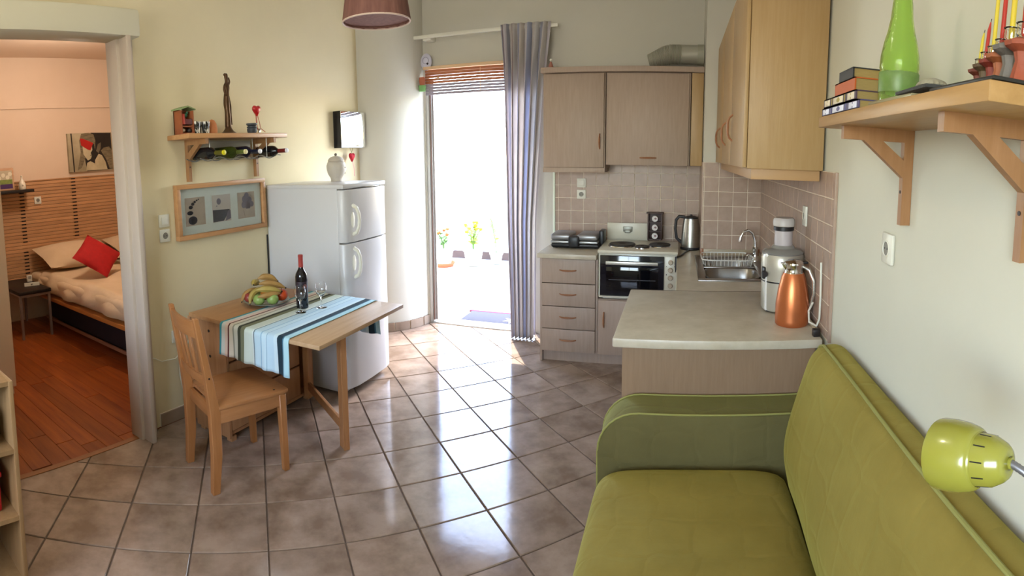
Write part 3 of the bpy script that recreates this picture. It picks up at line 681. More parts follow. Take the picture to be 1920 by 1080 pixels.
for k in range(n_ + 1):
    u = k / n_; y = .22 + 1.80 * u; e = min(u, 1 - u) * 1.80 / .07; e = min(1, e); q = (1 - math.sqrt(max(0, 1 - (1 - e) ** 2)))
    rr = []
    for x, z in bp:
        cx, cz = .54, .62; kx = 1 - .30 * q; kz = 1 - .10 * q
        wob = .004 * math.sin(u * 19 + z * 9) * (1 if x < .5 else 0)
        rr.append((cx + (x - cx) * kx + wob, y, cz + (z - cz) * kz))
    rings.append(b.ring(rr))
ob('backrest', b.skin(rings), m_sofa, sf, ang=60, sub=2)
ob('piping', B().tube([(.543, .26, .962)] + [(.543 + .002 * math.sin(k), .26 + 1.70 * k / 10, .9635) for k in range(1, 10)] + [(.543, 1.93, .962), (.542, 1.975, .945), (.541, 2.0, .925)], .0055, 8), m_pipe, sf)
def arm_prof(r=.17, x0=-.315, x1=.60, z0=.06, z1=.60):
    P = [(x1, z0), (x1, z1)]
    for k in range(9): a = PI / 2 + PI / 2 * k / 8; P.append((x0 + r + r * math.cos(a), z1 - r + r * math.sin(a)))
    P.append((x0, z0)); return P
for y0, y1 in ((2.145, 2.335), (.10, .29)):
    a_ = ob('arm', B().prism(arm_prof(), 'y', y0, y1, .012, 3), m_arm, sf)
    for y in (y0 + .004, y1 - .004):
        ob('piping', B().tube([(x, y, z) for x, z in arm_prof(.17, -.316, .60, .1, .601)[1:]], .0045, 6), m_pipe, a_)
for x in (-.2, .5):
    for y in (.2, 2.22): ob('foot', B().cyl((x, y, 0), (x, y, .062), .025, .03, 12), m_dark, sf)

# ------------------------------------------------------------------ bracket shelves
def bracket(parent, wx, y, ztop, sgn, m, L=.21, arm=.035, leg=.27):
    """wooden bracket in plane Y = y; wall at X = wx, arm goes towards sgn"""
    h = .0125
    P = lambda d, z: (wx + sgn * d, z)
    br = ob('bracket', B().prism([P(.0005, ztop - leg), P(.030, ztop - leg), P(.030, ztop), P(.0005, ztop)], 'y', y - h, y + h), m, parent, smooth=False)
    ob('arm', B().prism([P(.030, ztop), P(L, ztop), P(L, ztop - arm), P(.030, ztop - arm)], 'y', y - h, y + h), m, br, smooth=False)
    ob('brace', B().prism([P(.030, ztop - .135), P(.030, ztop - .085), P(L * .45, ztop - arm), P(L * .72, ztop - arm)], 'y', y - h + .0005, y + h - .0005), m, br, smooth=False)
    ob('screw', B().cyl((wx + sgn * .0295, y, ztop - .175), (wx + sgn * .0315, y, ztop - .175), .005, None, 10), m_dark, br)
    return br
m_shR = wood('right shelf board', 'a07a48', 'b18b58', 'y', .4)
sh = T('wall_shelf', 'large pine shelf on the right wall held by two wooden brackets', 'shelf', (.52, 1.12, 1.745))
ob('board', BX(.405, .643, .665, 1.615, 1.745, 1.776, bev=.003), m_shR, sh)
bracket(sh, XR - .001, 1.455, 1.745, -1, m_dkpine); bracket(sh, XR - .001, .865, 1.745, -1, m_dkpine)
# books
def book(label, y0, y1, z0, z1, x0, x1, cov, rot=0, deco=None):
    t = T('book', label, 'book', ((x0 + x1) / 2, (y0 + y1) / 2, z0), 'books stacked on the right shelf')
    c = B().box(x0, x1, y0, y1, z0, z0 + .003).box(x0, x1, y0, y1, z1 - .003, z1).box(x0, x0 + .004, y0, y1, z0, z1)
    ob('cover', c, cov, t, smooth=False)
    ob('pages', BX(x0 + .004, x1 - .004, y0 + .004, y1 - .004, z0 + .003, z1 - .003), M('old paper', '9a8450', .9, c2='8a7444', ns=60, stretch=(1, 1, 30)), t)
    if deco:
        L = y1 - y0
        for a, b_ in ((.04, .22), (.36, .66), (.78, .96)): ob('spine_panel', BX(x0 - .001, x0 + .0005, y0 + L * a, y0 + L * b_, z0 + .004, z1 - .004, bev=.0003), deco[0], t)
        for a in (.3, .7):
            ob('spine_line', BX(x0 - .0012, x0 + .0005, y0 + L * a, y0 + L * (a + .015), z0 + .003, z1 - .003), deco[1], t)
        mz = (z0 + z1) / 2
        ob('spine_emblem', B().ball((x0 - .001, y0 + L * .5, mz), .006, 10, sc=(.15, 2.8, 1)).ball((x0 - .001, y0 + L * .5, mz + .003), .005, 8, sc=(.18, 1, 1.2)), deco[1], t)
        for q in (.13, .87):
            for dz in (-.005, .005): ob('spine_dot', B().ball((x0 - .001, y0 + L * q, mz + dz), .0028, 8, sc=(.3, 1, 1)), deco[1], t)
    return t
book('lowest book of the stack, white and blue patterned spine', 1.272, 1.615, 1.777, 1.800, .415, .62, M('book blue violet', '4a4266', .5), deco=(M('book white blue', 'd4d6e6', .5), M('book blue ink', '5a5a88', .5)))
book('second book from the bottom, cream and gold patterned spine', 1.305, 1.61, 1.801, 1.826, .418, .62, M('book brown plum', '4c3844', .5), deco=(M('book cream', 'd8ccb4', .5), M('book gold', 'a08c3a', .4)))
book('orange brown leather book with rounded spine, third in the stack', 1.34, 1.52, 1.827, 1.862, .425, .60, M('orange leather', 'b2541e', .45))
book('black covered book lying on top of the stack', 1.375, 1.50, 1.863, 1.892, .43, .60, M('black cover', '24242a', .4))
# green bottle
m_gg = M('green bottle glass', 'd2ec98', .05, trans=.9, ior=1.2, bump=.25, bs=35)
t = T('glass_bottle', 'large transparent lime green glass bottle beside the books', 'bottle', (.497, 1.225, 1.777))
gp = [(.042, 1.778), (.047, 1.783), (.0475, 1.82), (.046, 1.868), (.0475, 1.872), (.046, 1.90), (.040, 1.93), (.033, 1.955), (.027, 1.985), (.024, 2.02), (.019, 2.05), (.017, 2.08), (.020, 2.083), (.020, 2.095)]
inn = [(max(.004, r - .004), z + (.006 if i == 0 else 0)) for i, (r, z) in enumerate(gp)]
b = B(); bt = b.lathe(gp + inn[::-1] + [(.001, 1.785)], (.497, 1.225, 0), 40, cap=True); ob('glass', b, m_gg, t)
ob('etched_band', B().lathe([(.0478, 1.815), (.0482, 1.816), (.0482, 1.860), (.0478, 1.861)], (.497, 1.225, 0), 40, cap=False), M('etched green glass', 'a8c878', .4, trans=.8, c2='c0dc90', ns=50), t)
# tray pieces
t = T('glass_dish', 'flat cream glass dish on the right shelf next to the green bottle', 'dish', (.46, 1.08, 1.777))
ob('dish', B().prism([(.415, 1.20), (.44, 1.235), (.53, 1.16), (.50, .96), (.42, .97)], 'z', 1.7775, 1.786, .003), M('frosted cream glass', 'c2ba94', .2, trans=.3), t)
t = T('slate_tile', 'dark slate tile with a pale shell lying at the shelf edge', 'slate', (.45, .93, 1.787))
ob('slate', B().prism([(.418, 1.045), (.50, 1.03), (.49, .885), (.41, .885)], 'z', 1.7865, 1.793, .001), M('slate', '3a3a38', .7, bump=.3), t)
t = T('shell', 'pale ribbed shell resting on the dark slate tile', 'shell', (.45, .93, 1.7935))
ob('shell', B().lathe([(.001, 1.794), (.030, 1.7945), (.034, 1.798), (.028, 1.805), (.012, 1.811), (.001, 1.812)], (.45, .945, 0), 36, sx=.8, sy=1.15, fn=lambda a, z: 1 + .05 * math.cos(18 * a)), M('shell grey', 'a39d88', .5, c2='857f6c', ns=30), t)
t = T('tray', 'flat black tray under the candlesticks', 'tray', (.50, .75, 1.777))
ob('tray', BX(.412, .63, .667, .875, 1.777, 1.783, bev=.002), M('black tray', '24221f', .4), t)
cs = [(.86, 1.0, 'y', 'rust', 'smallest candlestick, rust coloured with a short yellow candle'), (.833, 1.12, 'r', 'olivebrown', 'brown candlestick with a red candle burnt to a black wick'),
      (.803, 1.2, 'y', 'deepred', 'dark red candlestick with a yellow candle, third from the left'), (.772, 1.3, 'r', 'rust2', 'orange candlestick with a tall red candle in the middle'),
      (.738, 1.5, 'y', 'grey', 'grey stone candlestick with a yellow candle'), (.698, 1.5, 'r', 'rust3', 'large rust candlestick with a thick red candle at the shelf end')]
cmat = {'rust': '6e3524', 'olivebrown': '5e4a30', 'deepred': '7c3022', 'rust2': '96542e', 'grey': '6a645c', 'rust3': '94482e'}
m_cy = M('yellow candle wax', 'c9b232', .4, sub=.1); m_cr = M('red candle wax', 'a52a1a', .4, sub=.1)
for i, (y, k, cl, mt, lb) in enumerate(cs):
    x = .50 - .004 * i
    t = T('candlestick', lb, 'candlestick', (x, y, 1.783), 'candlesticks on the black tray')
    mm = M('ceramic ' + mt, cmat[mt], .6, c2=cmat[mt], ns=5, bump=.2, bs=80); h = .036 * k
    ob('stem', B().lathe([(.013 * k, 1.7835), (.011 * k, 1.79), (.007 * k, 1.783 + h * .6), (.009 * k, 1.783 + h * .85), (.018 * k, 1.783 + h * 1.0), (.019 * k, 1.783 + h * 1.12), (.010 * k, 1.783 + h * 1.22), (.001, 1.783 + h * 1.22)], (x, y, 0), 18, fn=lambda a, z: 1 + .07 * math.cos(7 * a)), mm, t)
    ob('glass_collar', B().lathe([(.006 * k, 1.783 + h * 1.2), (.0075 * k, 1.783 + h * 1.35), (.007 * k, 1.783 + h * 1.62), (.0085 * k, 1.783 + h * 1.66)], (x, y, 0), 16, cap=False), m_glass, t, solid=.001)
    zc = 1.783 + h * 1.25; ch = .062 * k if i < 2 else .11 * k
    cd = ob('candle', B().tube([(x, y, zc), (x + .004, y, zc + ch * .8), (x + .006, y, zc + ch)], [(.0032 * k), (.0028 * k), .0012], 12), m_cy if cl == 'y' else m_cr, t)
    ob('wick', B().tube([(x + .006, y, zc + ch - .001), (x + .0075, y, zc + ch + .006)], .0007, 5), m_black, cd)
# ------------------------------------------------------------------ green gooseneck lamp
t = T('gooseneck_lamp', 'lime green lamp head on a grey gooseneck in front of the sofa back', 'lamp', (.62, .50, 1.04))
m_lg = M('lime lacquer', '94923a', .25, coat=.5, spec=.6)
A = Vector((.386, .700, 1.223)); Bv = Vector((.441, .600, 1.245)); dirv = (Bv - A).normalized()
def along(prof, n=36):
    b = B(); z = dirv; x = z.cross(Vector((0, 0, 1))).normalized(); y = z.cross(x); rings = []
    for r, d in prof: rings.append(b.ring([A + z * d + (x * math.cos(2 * PI * q / n) + y * math.sin(2 * PI * q / n)) * r * 1.15 for q in range(n)]))
    return b, rings
b, rg = along([(.040, 0), (.0415, -.001), (.0424, .004), (.0425, .025), (.0405, .045), (.037, .060), (.0335, .066), (.0312, .067), (.0305, .070), (.0290, .090), (.0275, .094), (.0225, .107), (.0180, .113), (.008, .116)]); b.skin(rg, True, False)
ob('shade', b, m_lg, t, solid=.0015)
b, rg = along([(.0322, .0655), (.0330, .067), (.0318, .0695)]); b.skin(rg, True, False); ob('step_ring', b, m_lg, t)
z = dirv; x = z.cross(Vector((0, 0, 1))).normalized(); y = z.cross(x)
for k in range(10):
    a = 2 * PI * (k + .5) / 10; rr = x * math.cos(a) + y * math.sin(a)
    ob('vent_slot', B().beam(A + z * .072 + rr * .0350, A + z * .090 + rr * .0334, .0016, .0022, up=rr, bev=0), m_black, t)
ob('neck_collar', B().cyl(Bv - dirv * .018, Bv + dirv * .004, .0085, .008, 16), m_lg, t)
P0 = Bv; C1 = Vector((.475, .545, 1.235)); C2 = Vector((.56, .47, 1.10)); C3 = Vector((.625, .50, 1.04)); pts = []; rs = []
for k in range(81):
    u = k / 80; p = P0 * (1 - u) ** 3 + C1 * 3 * u * (1 - u) ** 2 + C2 * 3 * u * u * (1 - u) + C3 * u ** 3; pts.append(p); rs.append(.0062 if k % 2 else .0055)
ob('gooseneck', B().tube(pts, rs, 10), M('grey ribbed neck', '85858a', .35, metal=.7), t)
ob('wall_plate', BX(.622, .643, .46, .54, 1.0, 1.08, bev=.006), m_lg, t)

# ------------------------------------------------------------------ fridge
m_fr = m_fridge
t = T('fridge', 'white fridge freezer standing against the left wall behind the table', 'fridge', (-2.45, 3.28, 0))
ob('body', B().box(-2.80, -2.155, 3.005, 3.55, .02, 1.455, bev=.006), m_fr, t)
ob('top_panel', B().box(-2.80, -2.10, 3.0, 3.555, 1.44, 1.470, bev=.008), m_fr, t)
for z0, z1, hz in ((1.075, 1.432, 1.225), (.06, 1.065, .93)):
    prof = [(-2.152, 3.003), (-2.118, 3.003), (-2.100, 3.02), (-2.088, 3.10), (-2.084, 3.28), (-2.088, 3.46), (-2.100, 3.535), (-2.118, 3.552), (-2.152, 3.552)]
    d = ob('door', B().prism(prof, 'z', z0, z1, .005), m_fr, t)
    b = B(); pts = [(-2.092, 3.095, hz + .10), (-2.062, 3.095, hz + .085), (-2.048, 3.098, hz + .05), (-2.043, 3.10, hz), (-2.048, 3.098, hz - .05), (-2.062, 3.095, hz - .085), (-2.092, 3.095, hz - .10)]
    ob('handle', b.tube(pts, [.014, .013, .012, .012, .012, .013, .014], 10), M('cream handle', 'd3cfc0', .35), d)
    ob('recess', B().ball((-2.089, 3.09, hz), .055, 16, sc=(.08, .4, 1)), M('cream handle recess', 'e2dece', .4), d)
ob('door_seal', BX(-2.157, -2.15, 3.012, 3.543, .06, 1.43), M('grey seal', '8b8680', .7), t)
for y in (3.05, 3.5):
    for x in (-2.2, -2.74): ob('foot', B().cyl((x, y, 0), (x, y, .022), .02, None, 10), m_black, t)
ob('cord', BX(-2.805, -2.80, 2.992, 3.002, .3, 1.1), m_black, t)
# head jar on fridge
t = T('head_jar', 'white ceramic jar shaped like a head with a knobbed lid on the fridge', 'jar', (-2.45, 3.42, 1.471))
m_cer = M('matt ceramic', 'b9b0a4', .6, bump=.2, bs=60)
def hf(a, z): 
    return 1 + (.10 * math.exp(-((a - .55) / .22) ** 2) * math.exp(-((z - 1.555) / .018) ** 2)) + .012 * math.cos(11 * a) * (1 if z > 1.60 else 0)
ob('head', B().lathe([(.044, 1.4715), (.042, 1.485), (.046, 1.50), (.062, 1.525), (.072, 1.56), (.073, 1.59), (.066, 1.615), (.05, 1.628), (.001, 1.63)], (-2.45, 3.42, 0), 48, fn=hf), m_cer, t)
ob('lid', B().lathe([(.060, 1.622), (.062, 1.628), (.054, 1.645), (.035, 1.658), (.012, 1.664), (.001, 1.665)], (-2.45, 3.42, 0), 30), m_cer, t)
ob('knob', B().ball((-2.45, 3.42, 1.674), .011, 12), M('dark knob', '6a655c', .5), t)
for a in (.25, .85): ob('eye', B().ball((-2.45 + .0715 * math.cos(a), 3.42 + .0715 * math.sin(a), 1.575), .008, 10, sc=(1, 1, .6)), m_cer, t)
ob('mouth', B().ball((-2.45 + .066 * math.cos(.55), 3.42 + .066 * math.sin(.55), 1.533), .011, 10, sc=(.6, 1.1, .45)), m_cer, t)
# shiny wall box
t = T('wall_mirror_box', 'glossy mirror fronted box with black sides on the left wall above the fridge', 'mirror', (-2.78, 4.08, 1.73))
ob('case', BX(-2.808, -2.732, 3.90, 4.245, 1.732, 2.048, bev=.003), M('black lacquer', '17171b', .2), t)
ob('front', B().prism([(-2.731, 3.903), (-2.731, 4.243), (-2.706, 4.243), (-2.727, 3.903)], 'z', 1.735, 2.045, .001), M('mirror front', 'f2f2ee', .03, metal=1), t)
ob('hook_rail', BX(-2.7215, -2.706, 3.98, 4.15, 1.745, 1.757, bev=.002), m_chrome, t)
def heart(b, c, s_, ax='x', th=.02):
    pts = []
    for k in range(28):
        a = 2 * PI * k / 28; u = 16 * math.sin(a) ** 3 / 17; v = (13 * math.cos(a) - 5 * math.cos(2 * a) - 2 * math.cos(3 * a) - math.cos(4 * a)) / 17
        pts.append((u * s_, v * s_))
    rings = []
    for d, k in ((-th, .55), (-th * .6, .86), (0, 1), (th * .6, .86), (th, .55)):
        rings.append(b.ring([(c[0] + d, c[1] + u * k, c[2] + v * k * 1.15) for u, v in pts]))
    return b.skin(rings)
t = T('heart_ornament', 'small red fabric heart with a ribbon hanging below the mirror box', 'ornament', (-2.75, 3.98, 1.68))
ob('heart', heart(B(), (-2.76, 4.10, 1.655), .042, th=.018), M('crimson felt', 'b3182c', .8, c2='a01424', ns=30), t)
ob('string', B().tube([(-2.76, 4.07, 1.735), (-2.76, 4.098, 1.69), (-2.76, 4.12, 1.74)], .002, 5), M('olive string', '7a7a4c', .8), t)
ob('ribbon', B().tube([(-2.755, 4.10, 1.61), (-2.75, 4.115, 1.55), (-2.752, 4.12, 1.48)], [.003, .004, .004], 6, flat=.3), M('pale red ribbon', 'd0828a', .7), t)

# ------------------------------------------------------------------ picture frame
t = T('framed_photos', 'wide pine frame with three grey photographs on the left wall', 'picture', (-2.79, 2.56, 1.16), )
fy0, fy1, fz0, fz1 = 2.145, 2.965, 1.165, 1.525
for nm, a in (('frame_rail', (fy0, fy1, fz0, fz0 + .03)), ('frame_rail', (fy0, fy1, fz1 - .03, fz1)), ('frame_stile', (fy0, fy0 + .03, fz0 + .03, fz1 - .03)), ('frame_stile', (fy1 - .03, fy1, fz0 + .03, fz1 - .03))):
    ob(nm, BX(-2.808, -2.768, *a, bev=.002), m_piney, t)
ob('mount', BX(-2.806, -2.796, fy0 + .03, fy1 - .03, fz0 + .03, fz1 - .03), M('grey green mount', 'd0d8d0', .7), t)
m_ph = M('photo beige', 'b8aa96', .6, c2='a99c8c', ns=12); m_pk = M('photo black', '2c2c34', .5); m_pg = M('photo grey', '6d6874', .6); m_pl = M('photo light', 'bcb4a8', .6)
ctr = [2.31, 2.545, 2.785]; ph = []
for i, yc in enumerate(ctr):
    ph.append(ob('photo', BX(-2.7958, -2.7945, yc - .085, yc + .085, 1.25, 1.435), [m_ph, m_pl, m_ph][i], t))
def blob(b, y, z, ry, rz): return b.ball((-2.7944, y, z), 1, 16, sc=(.0006, ry, rz))
for y, z, a, c_ in ((2.285, 1.285, .038, .028), (2.265, 1.335, .026, .014), (2.272, 1.372, .018, .012), (2.29, 1.392, .014, .01), (2.308, 1.405, .010, .008), (2.325, 1.414, .008, .006), (2.34, 1.42, .006, .004)):
    ob('pebble_print', blob(B(), y, z, a, c_), m_pk, ph[0])
ob('rock_print', B().prism([(2.462, 1.252), (2.56, 1.255), (2.60, 1.30), (2.62, 1.33), (2.462, 1.335)], 'x', -2.7945, -2.7938), m_pk, ph[1], smooth=False)
ob('glass_print', B().prism([(2.575, 1.252), (2.628, 1.265), (2.625, 1.325), (2.60, 1.32)], 'x', -2.7937, -2.7932), m_pg, ph[1], smooth=False)
ob('flower_print', blob(blob(B(), 2.52, 1.39, .02, .022), 2.50, 1.36, .006, .004), m_pg, ph[1])
for y, z, r in ((2.77, 1.385, .026), (2.815, 1.375, .026), (2.79, 1.41, .022), (2.76, 1.345, .024), (2.80, 1.335, .028), (2.84, 1.345, .02), (2.785, 1.36, .02)):
    ob('rose_print', blob(B(), y, z, r, r), m_pg, ph[2])
ob('pot_print', B().prism([(2.765, 1.262), (2.825, 1.262), (2.84, 1.315), (2.75, 1.315)], 'x', -2.7945, -2.7932), m_ph, ph[2], smooth=False)
ob('glazing', BX(-2.790, -2.788, fy0 + .03, fy1 - .03, fz0 + .03, fz1 - .03), M('picture glass', 'ffffff', .03, trans=1, ior=1.3), t)

# ------------------------------------------------------------------ left shelf
sh = T('wall_shelf', 'pine shelf on the left wall above the picture frame with wine bottles slung beneath', 'shelf', (-2.70, 2.58, 1.80))
ob('board', BX(-2.808, -2.59, 2.125, 3.03, 1.810, 1.840, bev=.003), m_piney, sh)
bracket(sh, XL + .001, 2.275, 1.810, 1, m_dkpine); bracket(sh, XL + .001, 2.905, 1.810, 1, m_dkpine)
rk = T('bottle_rack', 'grey metal sling rack holding bottles below the left shelf', 'rack', (-2.70, 2.62, 1.68))
b = B()
for x in (-2.775, -2.64):
    pts = []
    for k in range(40):
        y = 2.245 + .76 * k / 39; ph_ = (y - 2.315) / .19; pts.append((x, y, 1.668 + .022 * (1 - math.cos(2 * PI * ph_)) / 2))
    b.tube(pts, .0035, 6)
for x in (-2.775, -2.64):
    for y in (2.33, 2.86): b.tube([(x, y, 1.67), (x, y, 1.81)], .003, 6)
ob('sling', b, M('grey rack metal', '8d8b86', .4, metal=.6), rk)
ob('back_strip', BX(-2.800, -2.797, 2.35, 2.86, 1.70, 1.80), M('grey strip', 'a5a59c', .6), rk)
def hbottle(y, glass, cap, lab, red=False):
    t = T('wine_bottle', lab, 'bottle', (-2.70, y, 1.675), 'wine bottles in the sling rack')
    def rot(b):
        for v in b.b.verts: v.co = Vector((-2.795 + v.co.z, y + v.co.y, 1.715 - v.co.x))
        return b
    ob('body', rot(B().lathe([(.034, 0), (.040, .004), (.0405, .01), (.0405, .15), (.035, .17), (.017, .195), (.0145, .205), (.0135, .24)], (0, 0, 0), 24)), glass, t)
    ob('capsule', rot(B().lathe([(.0148, .205), (.0148, .27), (.0155, .272), (.0155, .282), (.012, .284), (.001, .284)], (0, 0, 0), 18)), cap[0], t)
    ob('cap_end', rot(B().lathe([(.0158, .276), (.0160, .284), (.011, .2865), (.001, .2865)], (0, 0, 0), 18)), cap[1], t)
m_gd = M('dark bottle glass', '15171c', .1, coat=.4); m_gv = M('green wine glass', '4a5a20', .08, trans=.5)
m_gb = M('blue black glass', '161a30', .1, coat=.4)
hbottle(2.335, m_gd, (M('olive capsule', '5a561c', .4), M('yellow cap', 'd2c81e', .4)), 'dark wine bottle with a bright yellow cap, first in the rack from the door')
hbottle(2.525, m_gv, (M('green capsule', '55602a', .4), M('cream cap', 'd6cc96', .4)), 'green wine bottle with a cream cap, second in the rack')
hbottle(2.660, m_gb, (M('navy capsule', '1b2038', .4), M('white cap', 'dcdce2', .4)), 'blue black wine bottle with a white cap, third in the rack')
hbottle(2.93, m_gd, (M('wine red capsule', '6a1e1c', .4), M('white cap', 'dcdce2', .4)), 'dark wine bottle with a wine red neck, last in the rack towards the fridge')
# items on the shelf
zt = 1.8405
t = T('bird_house', 'small reddish wooden house ornament with a green roof at the shelf end', 'ornament', (-2.70, 2.17, zt))
m_rw = M('reddish stained wood', '96532f', .7, c2='824526', ns=12)
ob('back_board', BX(-2.745, -2.735, 2.135, 2.235, zt, 1.995, bev=.001), m_rw, t)
ob('side', BX(-2.745, -2.665, 2.135, 2.142, zt, 1.985, bev=.001), m_rw, t)
ob('side', BX(-2.745, -2.665, 2.228, 2.235, zt, 1.985, bev=.001), m_rw, t)
ob('shelf_piece', B().box(-2.735, -2.665, 2.142, 2.228, zt, zt + .008).box(-2.735, -2.672, 2.142, 2.228, 1.885, 1.892), m_rw, t)
ob('roof', B().prism([(2.125, 1.988), (2.185, 2.006), (2.245, 1.988), (2.245, 1.995), (2.185, 2.014), (2.125, 1.997)], 'x', -2.75, -2.655), M('sage green roof', '7f9060', .7), t, smooth=False)
ob('green_bird', B().ball((-2.695, 2.19, 1.957), .014, 10, sc=(1, 1.2, 1)).ball((-2.69, 2.20, 1.972), .008, 8), M('teal green', '3c7a5e', .6), t)
ob('red_front', BX(-2.672, -2.666, 2.145, 2.165, 1.90, 1.965, bev=.001), M('red paint', '9c3222', .6), t)
ob('flower_box', BX(-2.70, -2.668, 2.168, 2.225, 1.90, 1.935, bev=.003), M('maroon box', '5e2a2c', .6), t)
ob('pebble', B().ball((-2.695, 2.165, 1.866), .015, 10, sc=(1, 1.1, .8)), M('cream pebble', 'c9b79c', .7), t)
ob('dark_ball', B().ball((-2.69, 2.212, 1.862), .017, 12), m_dark, t)
m_chk = M('black and white patterned glass', 'dcdad2', .2, c2='161616', ns=9, stretch=(6, 6, 1.2), contrast=8)
for y, lb in ((2.262, 'patterned black and white shot glass beside the little house'), (2.340, 'patterned black and white shot glass touching the terracotta dome')):
    t = T('shot_glass', lb, 'glass', (-2.70, y, zt), 'shot glasses on the left shelf')
    gx = -2.69
    ob('glass', B().lathe([(.027, zt), (.029, zt + .004), (.0365, zt + .078), (.0345, zt + .078), (.026, zt + .008), (.001, zt + .007)], (gx, y, 0), 28), m_chk, t)
t = T('clay_dome', 'plain terracotta dome shaped ornament right of the shot glasses', 'ornament', (-2.70, 2.415, zt))
ob('dome', B().lathe([(.034, zt), (.035, zt + .035), (.030, zt + .066), (.018, zt + .088), (.001, zt + .096)], (-2.705, 2.418, 0), 24), M('orange terracotta', 'b8754a', .8, c2='ac6a40', ns=9), t)
# statuette: slender woman, one continuous skinned body
t = T('statuette', 'tall slender bronze statuette of a standing woman on the left shelf', 'statuette', (-2.70, 2.56, zt))
m_br = M('dark bronze', '46301f', .38, metal=.55, c2='5a4028', ns=20, bump=.15, bs=60)
sy = 2.56; sx_ = -2.70
ob('plinth', B().lathe([(.056, zt), (.055, zt + .006), (.038, zt + .016), (.024, zt + .035), (.019, zt + .05), (.001, zt + .05)], (sx_, sy, 0), 28), m_br, t)
me = bpy.data.meshes.new('figure')
V = [(0, 0, .03), (0, .0, .09), (.002, -.002, .15), (0, -.006, .205), (0, -.003, .245), (0, .001, .285), (0, .004, .32), (0, .004, .345), (0, .003, .365), (0, .002, .385), (0, .002, .402),
     (0, -.016, .322), (.004, -.026, .292), (.010, -.022, .262), (.012, -.008, .25), (0, .020, .322), (.006, .026, .345), (.004, .018, .375)]
Ed = [(i, i + 1) for i in range(10)] + [(6, 11), (11, 12), (12, 13), (13, 14), (6, 15), (15, 16), (16, 17)]
R = [.026, .023, .020, .024, .021, .018, .019, .009, .0125, .0145, .010, .008, .0075, .007, .006, .008, .0075, .007]
me.from_pydata([Vector(v) for v in V], Ed, [])
fo = bpy.data.objects.new('figure', me); COL.objects.link(fo); fo.parent = t; fo.location = Vector((sx_, sy, zt)) - BASE[t]; BASE[fo] = Vector((0, 0, 0))
md = fo.modifiers.new('skin', 'SKIN'); md.use_smooth_shade = True
for i, r in enumerate(R): me.skin_vertices[0].data[i].radius = (r, r * .95)
me.skin_vertices[0].data[0].use_root = True
md = fo.modifiers.new('sub', 'SUBSURF'); md.levels = 2; md.render_levels = 2
me.materials.append(m_br)
ob('robe_fold', B().tube([(sx_ + .016, sy + .016, zt + .06), (sx_ + .014, sy + .016, zt + .12), (sx_ + .012, sy + .018, zt + .18), (sx_ + .006, sy + .016, zt + .25)], [.007, .006, .006, .003], 8), m_br, t)
ob('hair_bun', B().ball((sx_ - .006, sy - .002, zt + .392), .011, 12, sc=(1, 1, .9)), m_br, t)
# stacked dark pots + heart
for k, (z0, lb) in enumerate(((zt, 'lower dark slate pot of a small stack on the left shelf'), (zt + .0515, 'upper dark slate bowl nested on the pot on the shelf'))):
    t = T('small_pot', lb, 'pot', (-2.70, 2.785, z0), 'stacked dark pots on the left shelf')
    ob('pot', B().lathe([(.026, z0 + .0005), (.034, z0 + .018), (.035, z0 + .036), (.031, z0 + .040), (.036, z0 + .044), (.036, z0 + .051), (.028, z0 + .051), (.022, z0 + .01), (.001, z0 + .008)] if not k else [(.026, z0), (.030, z0 + .006), (.039, z0 + .012), (.039, z0 + .022), (.030, z0 + .0225), (.001, z0 + .020)], (-2.70, 2.785, 0), 24), M('slate blue ceramic', '3c4048', .5), t)
t = T('clear_cube', 'small clear glass block beside the dark pots', 'glass block', (-2.70, 2.845, zt))
ob('block', BX(-2.72, -2.68, 2.828, 2.858, zt + .0005, zt + .035, bev=.003), m_glass, t)
t = T('heart_ornament', 'red heart on a stick with long ribbons standing on the left shelf', 'ornament', (-2.72, 2.86, zt))
ob('heart', heart(B(), (-2.72, 2.86, 2.010), .040, th=.020), m_redp, t)
ob('stick', B().tube([(-2.72, 2.86, zt + .001), (-2.72, 2.86, 1.98)], .002, 6), m_redp, t)
ob('ribbon', B().tube([(-2.72, 2.852, 1.985), (-2.715, 2.847, 1.93), (-2.71, 2.852, 1.885), (-2.705, 2.87, 1.86)], .0035, 6, flat=.3), M('rust ribbon', 'a8543c', .7), t)
ob('ribbon', B().tube([(-2.72, 2.866, 1.985), (-2.715, 2.878, 1.93), (-2.71, 2.885, 1.88), (-2.70, 2.92, 1.855)], .0035, 6, flat=.3), M('rust ribbon', 'a8543c', .7), t)

# ------------------------------------------------------------------ gateleg table
t = T('gateleg_table', 'pine gateleg table with one leaf raised, standing in front of the fridge', 'table', (-2.1, 2.5, 0))
m_tb = wood('pine cabinet side', '9c6e48', 'ad7f58', 'z', .45)
ob('tabletop', BX(-2.635, -2.325, 2.075, 2.905, .718, .742, bev=.003), m_piney, t)
ob('leaf', BX(-2.322, -1.612, 2.055, 2.905, .718, .742, bev=.004), m_birch, t)
ob('folded_leaf', BX(-2.665, -2.640, 2.085, 2.895, .06, .715, bev=.003), m_tb, t)
ob('end_panel', BX(-2.63, -2.33, 2.09, 2.11, .03, .717, bev=.002), m_tb, t)
ob('end_panel', BX(-2.63, -2.33, 2.87, 2.89, .03, .717, bev=.002), m_tb, t)
ob('base_rail', BX(-2.62, -2.345, 2.11, 2.87, .04, .06), m_tb, t)
ob('back_panel', BX(-2.625, -2.61, 2.11, 2.87, .06, .717), m_tb, t)
for z0, z1 in ((.065, .27), (.275, .48), (.485, .69)):
    d = ob('drawer', B().box(-2.352, -2.332, 2.115, 2.75, z0 + .004, z1 - .004, bev=.003), m_tb, t)
    ob('knob', B().ball((-2.322, 2.43, (z0 + z1) / 2), .014, 12), m_piney, d)
ob('hinge_post', BX(-2.33, -2.285, 2.78, 2.825, .04, .715, bev=.003), m_pinez, t)
